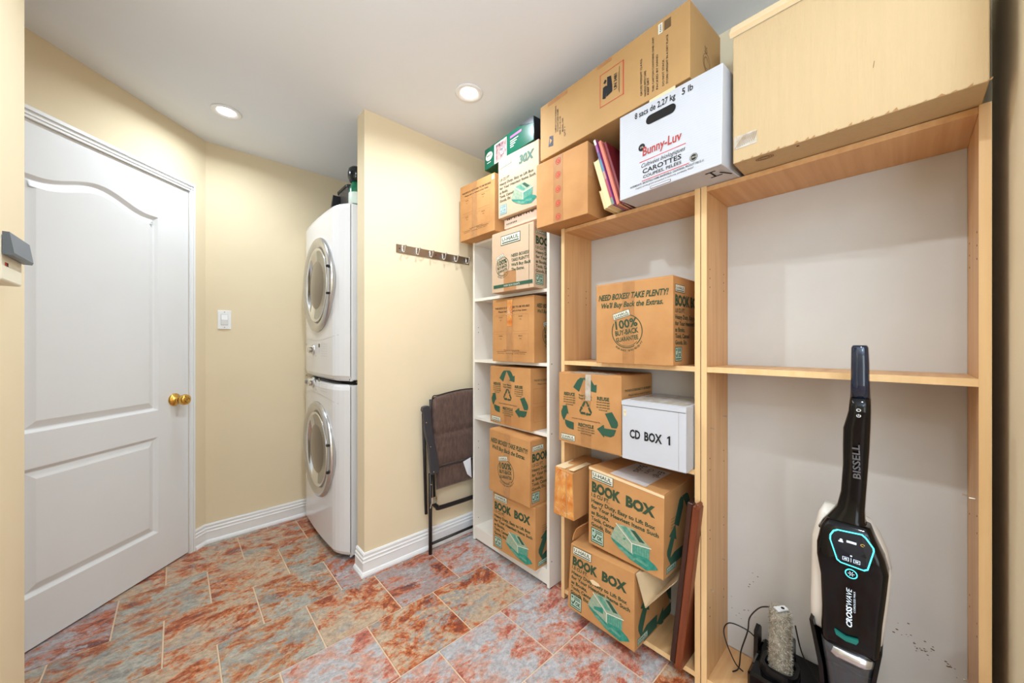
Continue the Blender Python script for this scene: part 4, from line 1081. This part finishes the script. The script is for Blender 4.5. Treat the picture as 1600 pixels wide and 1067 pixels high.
bm = newbm(); tube(bm, smoothpath([Q(1.072, 1.838, .49), Q(1.070, 1.838, .70), Q(1.073, 1.838, .88), Q(1.12, 1.838, .902), Q(1.31, 1.838, .921), Q(1.50, 1.838, .902), Q(1.545, 1.838, .885)], 5), .0035, 6); obj('piping', bm, m_pipe, bk, smooth=True)
obj('seat_pad', pad(1.105, 1.530, .352, .485, 1.846, .026, topcurve=-.0, nz=10), m_pad, t, smooth=True)
bm = newbm(); tube(bm, [Q(1.09, 1.826, .484), Q(1.545, 1.826, .484)], .003, 6); obj('piping', bm, m_pipe, t, smooth=True)
bm = newbm(); A = [bm.verts.new(Q(*p)) for p in ((1.275, 1.820, .484), (1.330, 1.818, .500), (1.334, 1.814, .375), (1.300, 1.812, .405))]; bm.faces.new(A); B_ = [bm.verts.new(v.co + Vector((0, -.0012, 0))) for v in A]; bm.faces.new(B_[::-1])
for i in range(4): bm.faces.new((A[i], B_[i], B_[(i + 1) % 4], A[(i + 1) % 4]))
obj('care_label', bm, mat('white_fabric_label', (226, 226, 230), .7), t, label='white cloth label')
bm = newbm(); box(bm, *[Q(1.060, 0, 0)[0], Q(1.098, 0, 0)[0]], 1.818 + oy, 1.832 + oy, .288, .326, .004); tube(bm, [Q(1.064, 1.822, .30), Q(1.05, 1.818, .27)], .003, 6); obj('hinge', bm, m_chrome, t)
for x_, z_ in ((1.022, .76), (1.048, .62), (1.068, .475), (1.045, .40)):
    bm = newbm(); lathe(bm, [(0, -.004), (.004, -.003), (.0045, 0)], 10, axis='y', c=Q(x_, 1.812, z_) if z_ > .46 else Q(1.062, 1.828, z_)); obj('rivet', bm, m_chrome, t)

# ------------------------------------------------------------------ upright floor washer in front of the right bookcase
m_gloss = mat('glossy_black_plastic', (5, 5, 7), .10, spec=.32)
m_satin = mat('satin_black_plastic', (14, 13, 14), .32, spec=.4)
m_shell = mat('pearl_white_plastic', (226, 218, 206), .2, coat=.3)
m_blue = mat('blue_black_gloss', (4, 26, 50), .07, spec=.7)
m_tank = mat('smoky_clear_tank', (150, 150, 156), .06, trans=.85, alpha=1)
m_teal = mat('glowing_teal', (70, 215, 225), .3, emit=1.6)
m_screen = mat('dark_screen', (14, 22, 36), .08)
VX, VY, VZ = 1.29, 0.10, 0.062
t = thing('upright_floor_washer', 'tall black and white cordless floor washer with a glowing teal display, by the right bookcase', 'vacuum cleaner', (VX, VY, VZ), R(-90))
def ly(y): return -(y - VY)           # world y -> local x
def secs(rows, r=.4, n=4):
    """rows: (world z, world y left, world y right, local y front, local y back)"""
    out = []
    for z, yl, yr, f, b in rows:
        a, c_ = ly(yl), ly(yr); out.append(rring((a + c_) / 2, (f + b) / 2, (c_ - a) / 2, (b - f) / 2, min((c_ - a), (b - f)) * r, z - VZ, n))
    return out
# local y: negative = towards the camera
bm = newbm(); loft(bm, secs([(1.196, .090, .064, -.048, -.012), (1.190, .0925, .0615, -.052, -.008), (1.150, .093, .060, -.053, -.006), (1.10, .0935, .0595, -.053, -.006), (1.065, .095, .058, -.052, -.004)], .35)); obj('handle_grip', bm, m_blue, t, smooth=True, label='glossy blue-black handle top')
bm = newbm(); loft(bm, secs([(1.064, .095, .058, -.052, -.004), (1.03, .098, .0575, -.050, 0), (.985, .1085, .0585, -.046, .004), (.94, .1095, .060, -.044, .006), (.89, .1095, .0625, -.042, .008), (.82, .1135, .0665, -.040, .010), (.78, .121, .0685, -.042, .012), (.755, .136, .068, -.046, .014), (.735, .149, .060, -.050, .016), (.715, .158, .052, -.052, .018)], .32)); h_ = obj('handle_stem', bm, m_gloss, t, smooth=True)
# white shell behind, hexagonal outline
bm = newbm(); loft(bm, secs([(.765, .150, .120, .0, .04), (.745, .160, .060, -.018, .050), (.716, .166, .043, -.028, .060), (.680, .1735, .030, -.034, .064), (.635, .1745, .0225, -.036, .066), (.575, .1755, .0255, -.036, .066), (.50, .1765, .033, -.034, .062), (.450, .1765, .038, -.034, .062), (.444, .175, .040, -.030, .06)], .28)); obj('side_shell', bm, m_shell, t, smooth=True, label='pearl white side shell')
bm = newbm(); loft(bm, secs([(.748, .139, .058, -.054, .0), (.726, .150, .050, -.061, .0), (.684, .1575, .033, -.070, .0), (.652, .1575, .026, -.071, .0), (.604, .150, .0295, -.0705, .0), (.522, .1475, .037, -.069, .0), (.470, .149, .040, -.067, .0), (.445, .148, .042, -.065, .0), (.434, .145, .045, -.060, .0)], .22)); obj('front_cover', bm, m_gloss, t, smooth=True)
def VF(x, y, l):    # front cover surface
    z = y; k = max(0, min(1, (.748 - z) / .064)); yy = -.054 - .0165 * k if z > .684 else -.0712 + .006 * (.684 - z) / .25
    return (ly(x), yy - .0024 - l, z - VZ)
d = Decor(VF)
hexa = [(.131, .714), (.125, .726), (.117, .731), (.071, .735), (.064, .730), (.050, .711), (.0495, .704), (.060, .657), (.067, .652), (.110, .654), (.117, .659), (.131, .704)]
hc = (.090, .692)
def hx_(k): return [(hc[0] + (a - hc[0]) * k, hc[1] + (b - hc[1]) * k) for a, b in hexa]
H0, H1 = hx_(1.0), hx_(.93); n = len(hexa)
for i in range(n): d.poly([H0[i], H0[(i + 1) % n], H1[(i + 1) % n], H1[i]], m_teal, .0012)
d.poly(H1, m_screen, .0009)
d.ring(.090, .635, .0115, .0115, .0020, m_teal, lift=.0014)
d.obj('display', t, 'dark display ringed in glowing teal')
d = Decor(lambda x, y, l: VF(.090 - x, y, l + .0009))
m_icon = mat('lit_icon', (200, 214, 226), .5, emit=.5)
d.rect(-.009, .707, .009, .712, m_icon, .0006)
d.disc(-.019, .709, .003, m_icon, .0006, 8); d.rect(-.024, .704, -.015, .707, m_icon, .0006); d.ring(.020, .710, .004, .003, .001, mat('amber_icon', (190, 160, 70), .5, emit=.3), 0, 300, lift=.0006)
for a, b in ((-.016, .664), (.004, .664)): d.frame(a, b, a + .012, b + .009, .0010, m_icon, .0006); d.rect(a + .003, b + .003, a + .009, b + .006, m_icon, .0007)
d.rect(-.0008, .664, .0002, .674, m_icon, .0006); d.disc(.0, .679, .002, m_icon, .0006)
for k in range(6):
    a = R(60 * k); d.line((.0015 * math.cos(a), .635 + .0015 * math.sin(a)), (.006 * math.cos(a), .635 + .006 * math.sin(a)), .0011, m_icon, .0008)
d.text('CROSS', .001, .500, .0105, .052, m_icon, rot=90, shear=.2, bold=.03, lift=.0006); d.text('WAVE', .001, .5535, .0105, .042, m_icon, rot=90, shear=.2, lift=.0006); d.text('CORDLESS MAX', .0075, .541, .0036, .053, m_icon, rot=90, lift=.0006)
d.obj('printed_lettering', t)
d = Decor(lambda x, y, l: (ly(.0855 - x - (y - .9) * -.02), -.0475 - (y - .88) * .055 - .0012 - l, y - VZ))
d.text('BISSELL', .010, .865, .014, .085, mat('grey_print', (92, 90, 92), .5), rot=90, bold=.02)
d.obj('maker_lettering', h_)
d = Decor(lambda x, y, l: (ly(.078 - x), -.0545 - l, y - VZ)); m_wi = mat('white_icon', (225, 225, 225), .5, emit=.2)
d.ring(0, 1.036, .0042, .0036, .0012, m_wi, lift=.0); d.ring(0.0, 1.022, .0042, .0036, .0012, m_wi, 120, 420, lift=.0); d.rect(-.0005, 1.022, .0005, 1.0265, m_wi, .0)
d.obj('button_icons', h_)
bm = newbm(); prism(bm, [(ly(.121), .481), (ly(.118), .470), (ly(.10), .464), (ly(.081), .466), (ly(.077), .474), (ly(.078), .479), (ly(.10), .474)], 'y', -.074, -.060)
bm.transform(Matrix.Translation((0, 0, -VZ))); obj('release_button', bm, mat('teal_plastic', (10, 110, 100), .3), t, label='teal release button')
# clear tank, inner bucket and side struts
bm = newbm(); loft(bm, secs([(.432, .152, .048, -.062, .04), (.40, .148, .052, -.060, .04), (.34, .140, .058, -.058, .04), (.26, .130, .066, -.056, .04), (.20, .128, .068, -.056, .04)], .3)); obj('clear_tank', bm, m_tank, t, smooth=True, label='smoky clear dirty-water tank')
bm = newbm(); loft(bm, secs([(.430, .140, .048, -.064, .03), (.412, .138, .050, -.066, .03), (.400, .130, .058, -.060, .03)], .3)); obj('tank_lid', bm, m_ring, t, smooth=True)
bm = newbm(); loft(bm, secs([(.37, .125, .072, -.044, .02), (.30, .118, .078, -.042, .02), (.22, .116, .08, -.042, .02)], .3)); obj('strainer', bm, m_satin, t, smooth=True)
for a in ([(.174, .466), (.166, .466), (.146, .36), (.136, .22), (.142, .22), (.156, .36)], [(.045, .456), (.037, .456), (.050, .36), (.062, .22), (.068, .22), (.058, .36)]):
    bm = newbm(); prism(bm, [(ly(p[0]), p[1] - VZ) for p in a], 'y', -.050, .05); obj('side_strut', bm, m_gloss, t)
bm = newbm(); loft(bm, secs([(.455, .168, .040, -.02, .055), (.36, .150, .052, -.01, .055), (.20, .140, .062, .0, .055)], .25)); obj('rear_housing', bm, m_satin, t, smooth=True)
bm = newbm(); loft(bm, secs([(.21, .150, .050, -.06, .06), (.17, .165, .035, -.09, .07), (.13, .185, .015, -.13, .08), (.08, .190, .010, -.14, .09), (VZ + .001, .188, .012, -.138, .088)], .2)); obj('floor_head', bm, m_gloss, t, smooth=True)
bm = newbm(); tube(bm, [(ly(.18), -.10, .035), (ly(.02), -.10, .035)], .022, 12); obj('brush_roll', bm, m_inkgr, t, smooth=True)

# charging dock on the bookcase floor
t = thing('charging_dock', 'black charging tray with a brush holder, on the floor of the right bookcase', 'charging dock', (1.42, .23, .046))
dx0, dy0 = -1.42, -.23
bm = newbm(); box(bm, 1.345 + dx0, 1.545 + dx0, .155 + dy0, .345 + dy0, 0, .105, .008, 2); obj('dock_body', bm, m_gloss, t)
bm = newbm(); box(bm, 1.10 + dx0, 1.345 + dx0, -.02 + dy0, .225 + dy0, .0005, .014, .004, 2); obj('tray', bm, m_gloss, t)
bm = newbm(); loft(bm, [rring(1.42 + dx0, .272 + dy0, .050, .050, .03, .100), rring(1.42 + dx0, .272 + dy0, .048, .048, .03, .128), rring(1.42 + dx0, .272 + dy0, .038, .038, .025, .128), rring(1.42 + dx0, .272 + dy0, .038, .038, .025, .102)]); obj('brush_holder', bm, m_satin, t)
for (a, b, c_) in ((1.500, .352, .21), (1.500, .255, .22)):
    bm = newbm(); prism(bm, [(a - .03 + dx0, 0), (a + .03 + dx0, 0), (a + .026 + dx0, c_ - .06), (a + .01 + dx0, c_ - .046), (a - .022 + dx0, c_ - .055)], 'y', b - .006 + dy0, b + .006 + dy0); obj('prong', bm, m_satin, t)
bm = newbm(); prism(bm, [(.30 + dy0, .078), (.270 + dy0, .080), (.272 + dy0, .050), (.302 + dy0, .046)], 'x', 1.3436 + dx0, 1.3462 + dx0); obj('sticker', bm, mat('pale_sticker', (190, 200, 214), .3), t)
bm = newbm(); prism(bm, [(.215 + dy0, .085), (.165 + dy0, .06), (.165 + dy0, .02), (.215 + dy0, .02)], 'x', 1.3436 + dx0, 1.3462 + dx0); obj('paper_note', bm, m_inkw, t)
# upright brush roll
t = thing('brush_roll', 'worn fluffy brush roll standing upright in the charging dock', 'brush', (1.42, .272, .150))
bm = newbm(); lathe(bm, [(0, 0), (.027, 0), (.0285, .01), (.0285, .185), (.026, .195), (0, .195)], 24); obj('core', bm, mat('grey_fleece_core', (120, 108, 92), .9, rgb2=(176, 164, 144), scale=40), t, smooth=True)
bm = newbm(); rb = random.Random(2)
for k in range(2600):
    a = rb.uniform(0, 2 * PI); z = rb.uniform(.002, .196); L_ = rb.uniform(.004, .009)
    tw = a + rb.uniform(-.35, .35); p = Vector((.027 * math.cos(a), .027 * math.sin(a), z)); q = Vector(((.028 + L_) * math.cos(tw), (.028 + L_) * math.sin(tw), z + rb.uniform(-.006, .008)))
    s_ = Vector((-math.sin(a), math.cos(a), .3)) * rb.uniform(.0006, .0013)
    f = bm.faces.new([bm.verts.new(v) for v in (p - s_, p + s_, q)]); f.material_index = 0 if rb.random() < .72 else (1 if rb.random() < .85 else 2)
for k in range(500):
    a = rb.uniform(0, 2 * PI); r_ = .028 * math.sqrt(rb.random()); p = Vector((r_ * math.cos(a), r_ * math.sin(a), .194)); q = p + Vector((rb.uniform(-.006, .006), rb.uniform(-.006, .006), rb.uniform(.004, .011))); s_ = Vector((.0009, .0006, 0))
    f = bm.faces.new([bm.verts.new(v) for v in (p - s_, p + s_, q)])
o = obj('pile', bm, [mat('pale_bristle', (222, 214, 196), .9), mat('grey_bristle', (130, 112, 88), .9), mat('teal_bristle', (40, 130, 116), .9)], t); o['kind'] = 'stuff'
bm = newbm(); prism(bm, [(-.022, .0), (.012, -.020), (.024, -.006), (-.008, .016)], 'z', .200, .2035); obj('end_cap', bm, m_trim, t, rot=(0, 0, 0), label='white end cap')
bm = newbm(); lathe(bm, [(0, .204), (.005, .204), (.005, .2052), (0, .2052)], 12, c=(.004, -.006, 0)); obj('axle_hole', bm, m_dark, t)
# cable
bm = newbm()
tube(bm, smoothpath([(1.42, .298, .343), (1.43, .33, .318), (1.46, .366, .250), (1.46, .372, .20), (1.46, .392, .12), (1.455, .398, .058), (1.43, .41, .052)], 6), .0021, 6)
tube(bm, smoothpath([(1.455, .385, .054), (1.44, .405, .080), (1.44, .435, .140), (1.45, .443, .175), (1.46, .425, .198), (1.47, .375, .195), (1.48, .345, .170)], 6), .0021, 6)
tube(bm, smoothpath([(1.45, .238, .30), (1.46, .228, .235), (1.47, .215, .19), (1.44, .17, .150), (1.40, .15, .120)], 6), .0021, 6)
o = obj('charger_cable', bm, mat('black_cable', (22, 20, 20), .45), None); tag(o, 'thin black charger cable looping beside the brush on the bookcase floor', 'cable')
